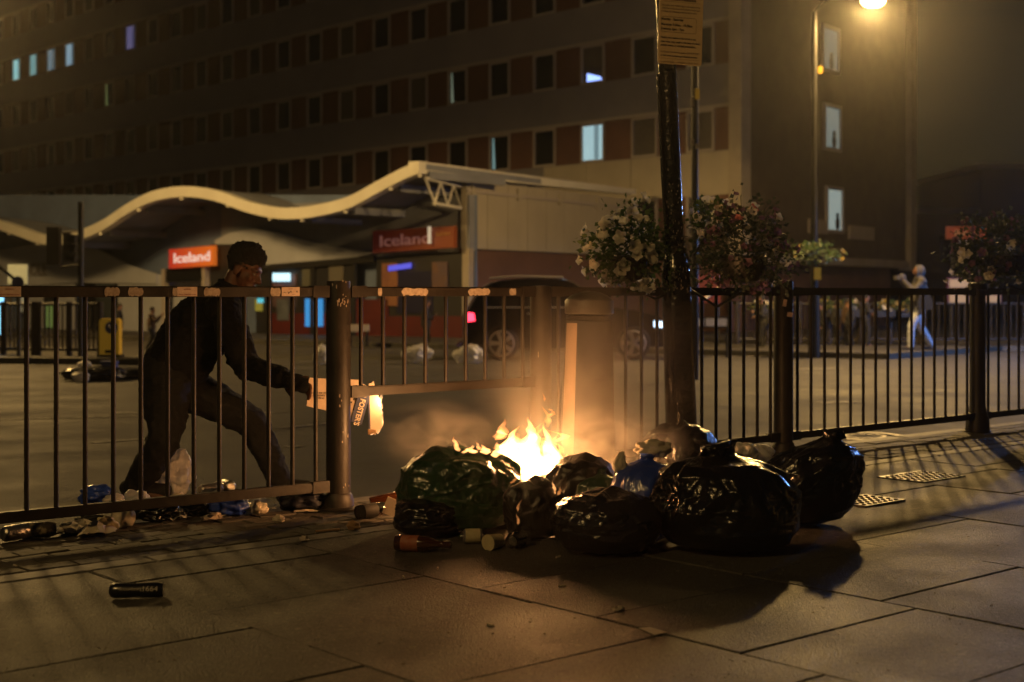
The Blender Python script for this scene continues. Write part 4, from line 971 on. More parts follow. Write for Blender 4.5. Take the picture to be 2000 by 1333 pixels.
# studded drain covers on the right
def cover(px, py, w, d, label):
    c = onground(px, py, .004); t = thing('drain_cover', label, 'drain cover', c, 'metal drain covers')
    MB().box(c + V((0, 0, -.004)), (w, d, .014), rotz(ang)).build('plate', M_dark, t)
    m_ = mat('worn studs', (.07, .06, .04), .35, metal=.5); st = MB().lathe([(.013, 0), (.012, .004), (.006, .006)], (0, 0, 0), 8).mesh('stud', m_, 60)
    for i in range(int(w / .045)):
        for j in range(int(d / .045)):
            q = c + rotz(ang) @ V((-w / 2 + .025 + i * .045, -d / 2 + .025 + j * .045, .003)); link('stud', st, t, Matrix.Translation(q))
cover(1800, 931, .42, .3, 'studded iron drain cover behind the ragged open bag, further from the bags')
cover(1690, 978, .34, .24, 'studded iron drain cover right beside the ragged open bag')

# ------------------------------------------------------------------ block of flats
K = V((7.38, 45.54, 0)); UF = V((-.669, .743, 0)).normalized(); NF = V((-UF.y, UF.x, 0)); UG = V((.584, .811, 0)).normalized(); NG = V((UG.y, -UG.x, 0))
ZB = -.45; TOP = 25.2
flats = thing('apartment_block', 'long dark brick block of flats with rows of windows above the shops', 'building', V((K.x, K.y, ZB)))
RF = Matrix.Translation(K) @ Matrix.Rotation(atan2(UF.y, UF.x), 4, 'Z')      # x along the front, y outwards
RG = Matrix.Translation(K) @ Matrix.Rotation(atan2(-UG.y, -UG.x), 4, 'Z')    # gable: x runs back towards the corner, y outwards
LEN = 66; GW = 14.9
def fpt(s, w, z=0): p = K + UF * s + NF * w; p.z = z; return p
def gpt(s, w, z=0): p = K + UG * s + NG * w; p.z = z; return p
core = [fpt(.02, -.16), fpt(LEN, -.16), fpt(LEN, -14), gpt(GW, -.0), gpt(.1, 0)]
for p in core: p.z = 2.25
MB().prism(core, (0, 0, TOP - 2.25)).build('wall', M_gable, flats)
low = [fpt(.5, -.9), fpt(LEN, -.9), fpt(LEN, -13), gpt(GW - .5, -.6), gpt(.3, -.6)]
for p in low: p.z = ZB
MB().prism(low, (0, 0, 2.25 - ZB)).build('ground_floor_wall', M_brick, flats)
def fbox(s0, s1, z0, z1, w0, w1):
    return MB().hexa([fpt(s0, w0, z0), fpt(s1, w0, z0), fpt(s1, w1, z0), fpt(s0, w1, z0), fpt(s0, w0, z1), fpt(s1, w0, z1), fpt(s1, w1, z1), fpt(s0, w1, z1)])
def gbox(s0, s1, z0, z1, w0, w1):
    return MB().hexa([gpt(s0, w0, z0), gpt(s1, w0, z0), gpt(s1, w1, z0), gpt(s0, w1, z0), gpt(s0, w0, z1), gpt(s1, w0, z1), gpt(s1, w1, z1), gpt(s0, w1, z1)])
NR = 7; WB = 5.65; ST = 2.8; WH = 1.4
wm = MB(); fw = .09; ww = 1.2
for x0, x1, z0, z1 in ((-.6, .6, -.7, -.7 + fw), (-.6, .6, .7 - fw, .7), (-.6, -.6 + fw, -.7 + fw, .7 - fw), (.6 - fw, .6, -.7 + fw, .7 - fw)): wm.box(((x0 + x1) / 2, .02, (z0 + z1) / 2), (x1 - x0, .12, z1 - z0))
WM_frame = wm.mesh('window', M_frame)
pm_ = MB().box((0, -.005, 0), (1.03, .03, 1.23)); P_dark = pm_.mesh('pane', M_pane); P_curt = pm_.mesh('pane', M_curt)
BPm = MB().box((0, 0, 0), (1.27, .08, 1.39)).mesh('brick_panel', M_brick)
lit = {(3, 22): ((.30, .62, .62), .75), (3, 21): ((.2, .42, .42), .6), (3, 20): ((.18, .26, .3), .6), (3, 19): ((.3, .46, .56), .6), (3, 16): ((.13, .12, .26), .6), (0, 2): ((.32, .5, .55), .95)}
slit = {(1, 2): ('tri', (.28, .42, 1.0), 2.2), (0, 4): ('slit', (.25, .42, .4), .6), (1, 5): ('slit', (.3, .36, .25), .4), (2, 17): ('slit', (.16, .2, .07), .7)}
rnd = random.Random(17)
for r in range(-1, NR):
    zc = WB + ST * r + WH / 2
    band = fbox(-.05, LEN, zc + WH / 2, zc + WH / 2 + ST - WH, -.16, 0.0).build('spandrel', M_cream if (r == -99) else M_sp, flats)
    fbox(-.04, LEN, zc + WH / 2 - .001, zc + WH / 2 + .1, -.1, .03).build('sill_band', M_frame, flats)
    for i in range(26):
        s = 1.8 + 2.5 * i
        if r < 0 and i > 6: continue
        M = RF @ Matrix.Translation((s, -.1, zc)); w = link('window', WM_frame, flats, M)
        if (r, i) in lit:
            c_, e_ = lit[(r, i)]; me = pm_.mesh('pane', mat('lit curtain %d %d' % (r, i), c_, .8, emis=c_, estr=e_, col2=[x * .6 for x in c_], nscale=5, nstretch=(6, 6, .5)))
            link('curtain', MB().box((-.36 + .1 * (i % 3), .012, .02), (.22, .02, 1.2)).mesh('curtain', glow('curtain %d %d' % (r, i), [x * .45 for x in c_], e_)), w, M); link('pane', me, w, M); w['label'] = 'window lit pale blue-green from inside'  # dimmer strip added to put a brightness step into the lit window
        else:
            link('pane', P_curt if rnd.random() < .25 else P_dark, w, M)
            if (r, i) in slit:
                k_, c_, e_ = slit[(r, i)]; g = glow('gap light %d %d' % (r, i), c_, e_)
                poly = [(-.45, .02, -.6), (.3, .02, -.6), (.3, .02, -.3), (-.35, .02, -.48)] if k_ == 'tri' else [(.28, .02, -.6), (.42, .02, -.6), (.42, .02, .6), (.36, .02, .55)]
                link('light_gap', MB().prism(poly, (0, .01, 0)).mesh('light_gap', g), w, M)
        link('brick_panel', BPm, flats, RF @ Matrix.Translation((s + 1.25, -.1, zc)))
    link('brick_panel', BPm, flats, RF @ Matrix.Translation((.55, -.1, zc)))
# pale cladding band over the first floor near the corner, corner pier, gable trim
for k in range(4):
    fbox(.45 + k * 2.2, .45 + k * 2.2 + 2.17, 4.2, 5.62, .005, .06).build('cladding_panel', M_cream, flats)
fbox(-.1, .42, 2.2, TOP, -.3, .18).build('corner_pier', M_conc, flats)
gbox(GW - .35, GW + .25, 1.9, TOP, -.3, .22).build('end_pier', M_conc, flats)
gbox(.5, GW - .36, 2.0, 2.28, -.3, .15).build('floor_beam', M_conc, flats)
for k in range(4):
    z = (4.0, 6.95, 9.75, 12.6)[k]; s = (7.25, 7.05, 6.9, 6.8)[k]
    M = RG @ Matrix.Translation((-s, .0, z)); 
    w = link('stair_window', MB().box((0, .03, .78), (1.5, .14, .12)).box((0, .03, -.78), (1.5, .14, .12)).box((-.7, .03, 0), (.1, .14, 1.44)).box((.7, .03, 0), (.1, .14, 1.44)).mesh('stair_window', M_frame), flats, M)
    c_ = ((.22, .27, .25), (.13, .155, .14), (.11, .12, .1), (.1, .11, .09))[k]
    link('pane', MB().box((0, .01, 0), (1.3, .04, 1.44)).mesh('pane', glow('stair light %d' % k, c_, 1.0)), w, M)
    w['label'] = 'greenish lit stairwell window'
    # things standing on the sill, seen against the light
    sb = MB(); sb.ball((-.25 + .1 * k, .06, -.48), (.17, .05, .26)); sb.ball((-.25 + .1 * k, .06, -.2), (.1, .05, .11))
    link('sill_ornament', sb.mesh('sill_ornament', M_fardark, 180), w, M)
gbox(5, 6.6, 3.1, 3.6, .01, .08).build('wall_panel', M_conc, flats); gbox(8.6, 11, 3.0, 3.5, .01, .08).build('wall_panel', M_conc, flats)
rp = [fpt(-.3, .3), fpt(LEN, .3), fpt(LEN, -14.2), gpt(GW + .3, .3)]
for p in rp: p.z = TOP
MB().prism(rp, (0, 0, .4)).build('roof', M_sp, flats)

# ------------------------------------------------------------------ shop arcade with wavy canopy
arc = thing('shop_arcade', 'low arcade of shops under a cream wavy-edged canopy', 'building', V((CS.x, CS.y, -.35)))
CORN = V((-2.46, 37.0, 0)); SD2 = V((.53, .848, 0)).normalized()
wave = [(-260, 396), (-180, 408), (-90, 418), (-40, 424), (0, 432), (40, 445), (75, 457), (110, 460), (150, 452), (200, 430), (250, 397), (300, 373), (360, 364), (420, 372), (480, 393), (530, 404), (570, 406), (620, 400), (680, 384), (740, 352), (790, 326), (818, 315)]
def catmull(P, n=6):
    out = []
    for i in range(len(P) - 1):
        p0, p1, p2, p3 = P[max(i - 1, 0)], P[i], P[i + 1], P[min(i + 2, len(P) - 1)]
        for k in range(n):
            t_ = k / n; out.append(tuple(.5 * (2 * b + (c - a) * t_ + (2 * a - 5 * b + 4 * c - d) * t_ * t_ + (3 * b - a - 3 * c + d) * t_ ** 3) for a, b, c, d in zip(p0, p1, p2, p3)))
    return out + [P[-1]]
Wp = [hit(x, y, CORN, NS) for x, y in catmull(wave)]
m = MB(); vs = []
for p in Wp:
    for w_, dz in ((0, 0), (0, -.32), (-.28, -.32), (-.28, 0)): vs.append(p + NS * w_ + V((0, 0, dz)))
n = len(Wp)
m.add(vs, [(4 * i + j, 4 * i + (j + 1) % 4, 4 * i + 4 + (j + 1) % 4, 4 * i + 4 + j) for i in range(n - 1) for j in range(4)] + [(0, 1, 2, 3), (4 * n - 4, 4 * n - 3, 4 * n - 2, 4 * n - 1)])
m.build('wavy_fascia', M_wave, arc, 40)
m = MB(); vs = []      # roof sheet following the wave, reaching back to the shop wall
for p in Wp:
    for w_, dz in ((.30, -.05), (.30, -.2), (6.2, -.2), (6.2, -.05)): vs.append(p + V((.53, .848, 0)).normalized() * w_ + V((0, 0, dz)))
m.add(vs, [(4 * i + j, 4 * i + (j + 1) % 4, 4 * i + 4 + (j + 1) % 4, 4 * i + 4 + j) for i in range(n - 1) for j in range(4)] + [(0, 1, 2, 3), (4 * n - 4, 4 * n - 3, 4 * n - 2, 4 * n - 1)])
m.build('canopy_roof', M_soff, arc, 40)
for i in range(8, n, 9):     # beams under the canopy
    p = Wp[i]; MB().hexa([p + NS * w_ + US * s_ + V((0, 0, z_)) for z_ in (-.42, -.22) for w_, s_ in ((-.4, -.06), (-.4, .06), (-3.6, .06), (-3.6, -.06))]).build('canopy_beam', M_soff, arc)
    MB().box(p + NS * -.1 + V((0, 0, -.36)), (.1, .1, .08)).build('fascia_bracket', M_wave, arc)
# side fascia and clad side wall
def sd(t_, w, z): p = CORN + SD2 * t_ + V((SD2.y, -SD2.x, 0)) * w; p.z = z; return p
z0 = Wp[-1].z
def sbox(t0, t1, za0, za1, zb0, zb1, w0, w1): return MB().hexa([sd(t0, w0, za0), sd(t1, w0, zb0), sd(t1, w1, zb0), sd(t0, w1, za0), sd(t0, w0, za1), sd(t1, w0, zb1), sd(t1, w1, zb1), sd(t0, w1, za1)])
sbox(.02, 12.4, z0 - .3, z0, z0 - .16, z0 + .02, -.3, 0.04).build('side_fascia', M_wave, arc)
zr_ = lambda z: z
for k in range(10):
    a_, b_ = 2.4 + k * 1.08, 2.4 + k * 1.08 + 1.06
    if b_ > 13: break
    sbox(a_, b_, 2.24, z0 - .32, 2.24, z0 - .3, -.25, -.08).build('cladding_panel', M_cream, arc)
sbox(2.4, 13, z0 - .66, z0 - .58, z0 - .66, z0 - .58, -.07, -.02).build('wall_rail', M_frame, arc)
for k in range(5): sbox(2.6 + k * 2.4, 2.75 + k * 2.4, z0 - .75, z0 - .4, z0 - .75, z0 - .4, -.07, .0).build('rail_bracket', M_cream, arc)
sbox(2.45, 13, -.4, 2.23, -.4, 2.23, -.35, -.2).build('side_wall', M_brick, arc)
sbox(2.38, 2.62, -.4, 2.24, -.4, 2.24, -.2, .02).build('corner_post', M_conc, arc)
# triangular truss at the open corner
a0, b0 = Wp[-1] + NS * -.25 + V((0, 0, -.42)), sd(2.3, -.2, z0 - .5); tr_ = MB()
lo0, lo1 = a0.lerp(b0, .25) + V((0, 0, -.62)), b0 + V((0, 0, -.6))
for p, q in ((a0, b0), (lo0, lo1)): MB().tube([p, q], .05, 8).build('truss_chord', M_wave, arc, 60)
top_ = [a0.lerp(b0, k) for k in (0, .42, .8)]; bot_ = [lo0.lerp(lo1, k) for k in (.02, .5, 1)]
for i in range(3):
    MB().tube([top_[i], bot_[i]], .03, 6).build('truss_web', M_wave, arc)
    if i < 2: MB().tube([bot_[i], top_[i + 1]], .03, 6).build('truss_web', M_wave, arc)
MB().tube([top_[2], bot_[2]], .03, 6).build('truss_web', M_wave, arc)
# shop fronts: everything lies on the front plane
def sp(px, py, w=0): return hit(px, py, CS + NS * w, NS)
def rect(name, x0, y0, x1, y1, m, w0=0., w1=.05, par=None, y2=None, y3=None):
    """box on the shop plane covering pixels x0..x1, y0..y1 (y2,y3: right-hand rows)"""
    y2 = y0 if y2 is None else y2; y3 = y1 if y3 is None else y3
    q = [sp(x0, y1), sp(x1, y3), sp(x1, y2), sp(x0, y0)]
    return MB().prism([p + NS * w0 for p in q], NS * (w1 - w0)).build(name, m, par or arc)
rect('back_wall', -260, 380, 914, 690, M_shopb, -.4, -.3, None, 380, 690)
rect('upper_wall', 430, 405, 914, 522, M_soff, -.3, -.05, None, 380, 490)
# pale wave-shaped fascia over the pharmacy
pw = [(425, 560), (425, 470), (455, 455), (500, 448), (550, 456), (600, 470), (650, 482), (720, 492), (735, 496), (700, 503), (620, 512), (530, 522), (470, 530)]
MB().prism([sp(x, y) + NS * .0 for x, y in pw], NS * .12).build('wave_fascia_panel', M_shopw, arc)
rect('shop_wall', 232, 540, 340, 672, M_shopw, -.05, .03, None, 536, 672)
pw2 = [(-200, 560), (-60, 500), (60, 480), (140, 470), (200, 490), (260, 520), (310, 536), (310, 555), (150, 552), (50, 560)]
MB().prism([sp(x, y) for x, y in pw2], NS * .1).build('wave_fascia_panel', M_shopw, arc)
rect('shop_wall', 55, 552, 145, 672, M_shopw, -.06, .0)
rect('shop_wall', 330, 548, 430, 672, M_shopw, -.06, .02)
rect('door', 150, 545, 228, 672, M_shopd, -.05, .02); rect('door_glass', 158, 552, 186, 640, M_pane, .0, .04); rect('door_glass', 192, 552, 222, 640, mat('dim glass', (.05, .06, .07), .1), .0, .04)
rect('door', 86, 566, 112, 672, M_shopd, 0, .03); rect('poster', 93, 598, 104, 640, glow('green poster', (.10, .14, .03)), .03, .05)
rect('lit_notice', 38, 580, 50, 610, glow('cream notice', (.2, .16, .08)), .03, .06)
for x0 in (525, 610, 690):
    rect('shopfront_pier', x0, 516, x0 + 8, 668, M_dark, .0, .1)
rect('shopfront_header', 470, 522, 735, 534, M_dark, 0, .12, None, 500, 512)
rect('shop_window', 500, 530, 690, 668, M_shopd, -.04, .0, None, 512, 668)
rect('stall_riser', 534, 612, 690, 666, M_red, .0, .06); rect('window_poster', 500, 585, 514, 608, glow('yellow poster', (.22, .17, .02)), .02, .04)
rect('window_poster', 600, 584, 634, 638, glow('blue poster', (.03, .22, .5), 1.2), .06, .09); rect('lit_sign', 540, 534, 572, 550, glow('pharmacy sign', (.65, 1.0, 1.1), 1.4), .1, .16)
rect('window_poster', 534, 536, 580, 600, mat('pinkish poster', (.16, .07, .06), .6, col2=(.05, .05, .08), nscale=2), .0, .04)
rect('window_poster', 545, 585, 568, 626, mat('grey poster', (.14, .16, .2), .6, col2=(.06, .07, .09), nscale=2), .07, .09)
rect('window_poster', 592, 526, 616, 560, mat('greenish poster', (.12, .12, .09), .6), .0, .04); rect('window_poster', 644, 514, 672, 552, mat('beige poster', (.13, .12, .10), .6), .0, .04)
rect('wall_light', 326, 534, 333, 544, glow('violet lamp', (.35, .3, 1.0), 1.0), .03, .1)
rect('cyan_light', 507, 583, 516, 592, glow('cyan lamp', (.1, .55, .65), 1.0), .03, .1)
rect('shop_window', 735, 508, 905, 665, M_shopd, -.04, .0, None, 492, 668)
rect('stall_riser', 690, 585, 760, 664, M_red, 0, .05); rect('stall_riser', 760, 618, 905, 664, M_red, .0, .05)
rect('window_poster', 748, 514, 778, 598, mat('orange poster', (.3, .14, .06), .6, col2=(.2, .08, .06), nscale=3), .03, .05)
rect('window_poster', 846, 512, 876, 565, mat('lilac poster', (.1, .07, .1), .6, col2=(.15, .08, .06), nscale=3), .03, .05)
rect('strip_light', 762, 520, 806, 530, glow('blue strip', (.08, .08, .55), 1.3), .05, .08, None, 514, 524); rect('window_display', 776, 530, 845, 612, mat('blue interior', (.015, .015, .05), .4), .0, .03)
rect('shopfront_sill', 500, 664, 905, 669, M_conc, .0, .35, None, 664, 668)
def gradmat(name, c0, c1, e, x0, x1):
    m = mat(name, c0, .5); nt = m.node_tree; N = nt.nodes; L = nt.links; g = N.new('ShaderNodeNewGeometry'); s = N.new('ShaderNodeSeparateXYZ'); mr = N.new('ShaderNodeMapRange')
    L.new(g.outputs[0], s.inputs[0]); mr.inputs[1].default_value, mr.inputs[2].default_value = x0, x1; L.new(s.outputs[0], mr.inputs[0])
    mx = N.new('ShaderNodeMix'); mx.data_type = 'RGBA'; mx.inputs[6].default_value = (*c0, 1); mx.inputs[7].default_value = (*c1, 1); L.new(mr.outputs[0], mx.inputs[0])
    b = N['Principled BSDF']; L.new(mx.outputs[2], b.inputs['Base Color']); L.new(mx.outputs[2], b.inputs['Emission Color']); b.inputs['Emission Strength'].default_value = e; return m
def shopsign(x0, y0, x1, y1, y2, y3, w, m, mt, label, tx, cut, size=None):
    P = [sp(x0, y1, w), sp(x1, y3, w), sp(x1, y2, w), sp(x0, y0, w)]; c = sum(P, V()) / 4
    t = thing('shop_sign', label, 'sign', c, 'red and orange shop signs'); MB().prism(P, NS * .15).build('panel', m, t)
    xs = (P[1] - P[0]); ys = P[3] - P[0]; hgt = ys.length
    o = P[0] + xs * (tx[0] + tx[1]) / 2 + ys * .48 + NS * .17
    link('lettering', textmesh('lettering', 'Iceland', hgt * .72, mt, .01, width=xs.length * (tx[1] - tx[0]), bold=hgt * .006), t, frame(o, xs, ys)); return t, P, xs, ys
ga = sp(337, 500).x; gb = sp(424, 500).x
shopsign(337, 488, 424, 525, 480, 519, .5, gradmat('sign glow', (.36, .018, .012), (.5, .11, .012), .75, ga, gb), glow('sign letters', (.8, .55, .42), 1.1), 'illuminated red to orange shop sign lettered in white on a small kiosk', (.13, .93), 1)
ga = sp(735, 480).x; gb = sp(895, 480).x
t, P, xs, ys = shopsign(735, 452, 893, 495, 442, 484, .2, gradmat('dim sign', (.10, .01, .009), (.22, .05, .012), .14, ga, gb), mat('dim letters', (.4, .22, .2), .6, emis=(.3, .12, .12), estr=.25), 'dim unlit-looking red and orange shop sign under the canopy beside the cream wall', (.1, .72), 0)
MB().box(P[0] + xs * .74 + ys * .6 + NS * .25, (.09, .09, ys.length * .75)).build('lamp_reflection', glow('tube', (.55, .42, .26), 1.0), t)  # glowing bar drawn in place of a lamp's reflection on the sign
link('lettering', textmesh('lettering', 'food store', ys.length * .28, mat('orange letters', (.5, .25, .1), .6), .01, width=xs.length * .17), t, frame(P[0] + xs * .88 + ys * .62 + NS * .17, xs, ys))
# kiosk below the lit sign
rect('kiosk_window', 345, 526, 420, 552, M_pane, .3, .45, None, 522, 550); rect('kiosk_post', 339, 526, 345, 672, M_frame, .3, .5); rect('kiosk_post', 418, 522, 424, 672, M_frame, .3, .5); rect('kiosk_wall', 425, 478, 470, 672, M_shopd, -.02, .3)
me = textmesh('sign_letters', 'SOLE', .62, mat('grey letters', (.2, .19, .2), .7), .02, width=1.3, bold=.012)
o_ = sp(78, 528) + NS * .14; link('sign_letters', me, arc, frame(o_, -US, (0, 0, 1)))
t = thing('street_name_board', 'pale green direction board on posts outside the white shop', 'sign', onroad(35, 700)); q = at(35, 536, 36)
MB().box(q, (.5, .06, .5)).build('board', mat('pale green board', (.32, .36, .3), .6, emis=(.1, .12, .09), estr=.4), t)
MB().tube([q + V((-.2, .05, .2)), V((q.x - .2, q.y + .05, zroad(36) + .1))], .04, 8).build('leg', M_dark, t); MB().tube([q + V((.2, .05, .2)), V((q.x + .2, q.y + .05, zroad(36) + .1))], .04, 8).build('leg', M_dark, t)

# ------------------------------------------------------------------ street lamps
def street_lamp(head, base, label, col, power, ecol, es, arm=True):
    head = V(head); base = V(base); t = thing('street_lamp', label, 'street lamp', base, 'street lamps along the road')
    top = V((base.x, base.y, head.z - .15))
    MB().tube([base, base + V((0, 0, .02)), base + V((0, 0, 1.2)), base + V((0, 0, 1.3)), top], [.13, .12, .11, .075, .055], 16).build('column', mat('column paint', (.006, .006, .006), .55, spec=.12), t, 50)
    P = [top.lerp(head + V((0, 0, .12)), k) + V((0, 0, .35 * sin(k * pi * .5) * (1 - k) * 2)) for k in (0, .15, .35, .6, .85, 1)]
    MB().tube(P, .035, 10).build('arm', MATS['column paint'], t, 60)
    MB().ball(head + V((0, 0, .1)), (.36, .19, .1)).build('lamp_hood', M_dark, t, 180)
    MB().ball(head + V((0, 0, -.005)), (.24, .15, .13)).build('lamp_bowl', glow('bowl ' + label[:8], ecol, es), t, 180)
    d = bpy.data.lights.new('lamplight', 'SPOT'); d.energy = power; d.color = col; d.shadow_soft_size = .22 if power < 4000 else 1.1; d.spot_size = radians(178); d.spot_blend = .12
    link('lamplight', d, t, Matrix.Translation(head + V((0, 0, -.26)))); plight('bowl_glow', head + V((0, 0, -.24)), power * .23, col, .2, t); return t
hd_ = at(1705, 2, 27.5); b_ = at(1590, 600, 27.8); b_.z = zroad(b_.y)
lamp1 = street_lamp(hd_, b_, 'lit sodium street lamp glowing in front of the gable wall', SODIUM, LAMP_POWER, (1.0, .66, .2), 38)
for (px, py, w, h, m) in ((1597, 535, 13, 24, M_yel), (1602, 137, 9, 14, M_yel)):
    MB().box(at(px, py, 27.6), (w * 27.6 / F, .03, h * 27.6 / F)).build('column_sign', m, lamp1)
street_lamp((-13.8, 32.0, 8.6), (-15.2, 32.6, zroad(32)), 'lit sodium street lamp standing past the traffic signal by the shops', SODIUM, LAMP_POWER * 1.3, (1.0, .66, .2), 38)  # unseen lamp, assumed from the railing shadows and glow at left
street_lamp((13.4, 26.5, 3.6), (14.4, 26.9, zroad(27)), 'cool bluish-white lamp shining from the far end of the railing', (.22, .42, 1.0), 1700, (.5, .7, 1.0), 30)  # unseen source of the blue light at right, assumed to be a lamp
street_lamp((-5.5, -2.2, 7.4), (-6.6, -2.6, 0), 'sodium street lamp on the near pavement behind the photographer', SODIUM, 600, (1.0, .66, .2), 38)  # unseen fill lamp added to brighten the camera-facing surfaces
basket(at(1590, 494, 27.6), (.5, .45, .26), 'basket of yellow-green flowers on the lit sodium lamp column', 'y', 420, 7, M_leaf, 41, big=2.0)
t = thing('signal_pole', 'thin dark pole with small yellow boxes behind the lamp column notice', 'pole', V((at(1358, 600, 20).x, 20, zroad(20))))
c = at(1357, 0, 20); MB().tube([V((c.x, 20, zroad(20))), V((c.x, 20, 5.6))], [.055, .045], 12).build('shaft', M_dark, t, 60)
for (px, py, w, h) in ((1362, 184, 8, 20), (1352, 200, 5, 18), (1353, 278, 5, 10), (1361, 286, 5, 10)): MB().box(at(px, py, 19.93), (w * 20 / F, .05, h * 20 / F)).build('box', M_yel if w > 7 else M_frame, t)

# ------------------------------------------------------------------ traffic signal, island bollard, far railing
TY = 25.6; zt = zroad(TY) + .11
bx = at(158, 600, TY).x
t = thing('traffic_signal', 'traffic signal seen from behind on a dark pole on the island', 'traffic light', V((bx, TY, zt)))
MB().tube([V((bx, TY, zt)), V((bx, TY, at(0, 395, TY).z))], .055, 12).build('pole', M_dark, t, 60)
for (x0, x1, y0, y1, nm) in ((93, 118, 444, 518, 'signal_head'), (119, 144, 456, 512, 'signal_visor')):
    a_, b_ = at(x0, y1, TY - .1), at(x1, y0, TY - .1); c = (a_ + b_) / 2
    if nm == 'signal_head': MB().box(c, (b_.x - a_.x, .16, b_.z - a_.z)).build(nm, M_dark, t)
    else:
        hs = MB().box(c, ((b_.x - a_.x) * .5, .14, b_.z - a_.z)).build('signal_head', M_dark, t)
        for k in range(3): MB().tube([c + V((.02, 0, (k - 1) * .17)), c + V((.17, -.02, (k - 1) * .17 - .02))], [.085, .08], 14).build(nm, M_fardark, hs, 50)
for y in (455, 522): MB().tube([at(118, y, TY - .05), at(158, y - 4, TY)], .018, 8).build('bracket', M_frame if y < 500 else M_dark, t)
bp_ = at(213, 716, TY - .3); bp_.z = zroad(TY) + .1; sc2 = TY / F
t = thing('keep_left_bollard', 'yellow island bollard with blue arrow disc beside the litter', 'bollard', bp_)
w_ = 38 * sc2; h_ = 76 * sc2
MB().prism([bp_ + V((x * w_, 0, z * h_)) for x, z in ((-.5, .0), (.5, .0), (.5, .93), (.42, 1), (-.42, 1), (-.5, .93))], (0, .2, 0)).build('shell', M_yel, t)
MB().box(bp_ + V((0, .1, .02)), (w_ * 1.2, .26, .08)).build('base', M_dark, t)
def disc(c, r, m, name, par, n=24): return MB().prism([c + V((r * cos(2 * pi * k / n), 0, r * sin(2 * pi * k / n))) for k in range(n)], (0, -.01, 0)).build(name, m, par)
dc = bp_ + V((w_ * .12, -.003, h_ * .77)); disc(dc, w_ * .32, M_bluep, 'arrow_disc', t)
MB().tube([dc + V((-.05, -.016, .05)), dc + V((.05, -.016, -.05))], .016, 4).build('arrow', M_whitep, t); MB().prism([dc + V((.075, -.014, -.075)), dc + V((.07, -.014, .0)), dc + V((.0, -.014, -.07))], (0, -.004, 0)).build('arrow', M_whitep, t)
MB().box(bp_ + V((w_ * .05, -.004, h_ * .16)), (w_ * .5, .008, h_ * .08)).build('label_plate', M_ink, t)
t = thing('blue_sign', 'round blue road sign on a dark post by the lit advert', 'sign', V((at(35, 600, TY).x, TY, zt)))
c = at(35, 552, TY); disc(c, 12 * sc2, M_bluep, 'disc', t); MB().tube([c + V((0, .04, 0)), V((c.x, c.y + .04, zt))], .04, 10).build('post', M_dark, t, 60)
MB().tube([at(35, 552, TY) + V((0, .04, 0)), at(-10, 515, TY)], .03, 8).build('stay', M_dark, t)
t = thing('advert_panel', 'glowing blue-white advert panel in a dark frame by the blue sign', 'advert panel', V((at(-10, 600, 27).x, 27, zroad(27))))
a_ = at(-12, 614, 27); MB().box(a_, (.44, .12, .85)).build('frame', M_dark, t); MB().box(a_ + V((.01, -.07, .0)), (.40, .02, .78)).build('lit_face', glow('advert face', (.30, .75, 1.1), 1.6), t)
for s_ in (-.15, .15): MB().tube([a_ + V((s_, 0, -.4)), V((a_.x + s_, 27, zroad(27))) ], .03, 8).build('leg', M_dark, t)
def far_rail(P, Q, label, h=.95, nb=20, z0=.1, planters=False, r=.016):
    t = thing('guard_railing', label, 'railing', P.lerp(Q, .5), 'railings across the road')
    zz = lambda p: zroad(p.y) + z0
    def up(p, z): q = p.copy(); q.z = zz(p) + z; return q
    for z in (h, .12): MB().tube([up(P, z), up(Q, z)], .028, 8).build('rail', M_rail, t)
    for k in range(3): p = P.lerp(Q, k / 2); MB().tube([up(p, 0), up(p, h + .05)], .06, 10).build('post', M_rail, t)
    for k in range(nb):
        p = P.lerp(Q, (k + .5) / nb); MB().tube([up(p, .12), up(p, h)], r, 5).build('bar', M_rail, t)
    return t
far_rail(V((at(-60, 700, 26.4).x, 26.6, 0)), V((at(70, 700, 26.4).x, 26.3, 0)), 'grey guard railing on the island beside the advert panel', nb=14)
far_rail(V((at(75, 700, 26.3).x, 26.3, 0)), V((at(205, 700, 26.3).x, 26.0, 0)), 'grey guard railing on the island behind the traffic signal', nb=14)
RY = 33.3
for i, (x0, x1, lab) in enumerate(((1440, 1560, 'guard railing on the far pavement near the parked car'), (1562, 1680, 'guard railing with yellow flower troughs behind the bystanders'), (1682, 1800, 'guard railing with flower troughs behind the hooded person'), (1802, 2010, 'guard railing on the far pavement near the lit noticeboards'))):
    far_rail(V((at(x0, 700, RY).x, RY, 0)), V((at(x1, 700, RY).x, RY + .15, 0)), lab, nb=16)
for px, lab in ((1490, 'flower trough of cream blooms near the parked car'), (1612, 'flower trough of orange and yellow blooms on the far railing'), (1655, 'flower trough of pale blooms on the far railing between bystanders'), (1735, 'flower trough of yellow-green blooms by the hooded person'), (1770, 'small dull flower trough beside the hooded person')):
    basket(at(px, 598, RY - .15), (.3, .2, .16), lab, 'yyw' if px != 1770 else 'py', 150, 16, M_leaf, px, 'flower troughs on the far railing', big=2.2, bowl=False)
    tr = [o for o in bpy.data.objects if o.get('label') == lab][0]; c = at(px, 612, RY - .15); MB().box(c, (.55, .2, .18)).build('trough', M_dark, tr)

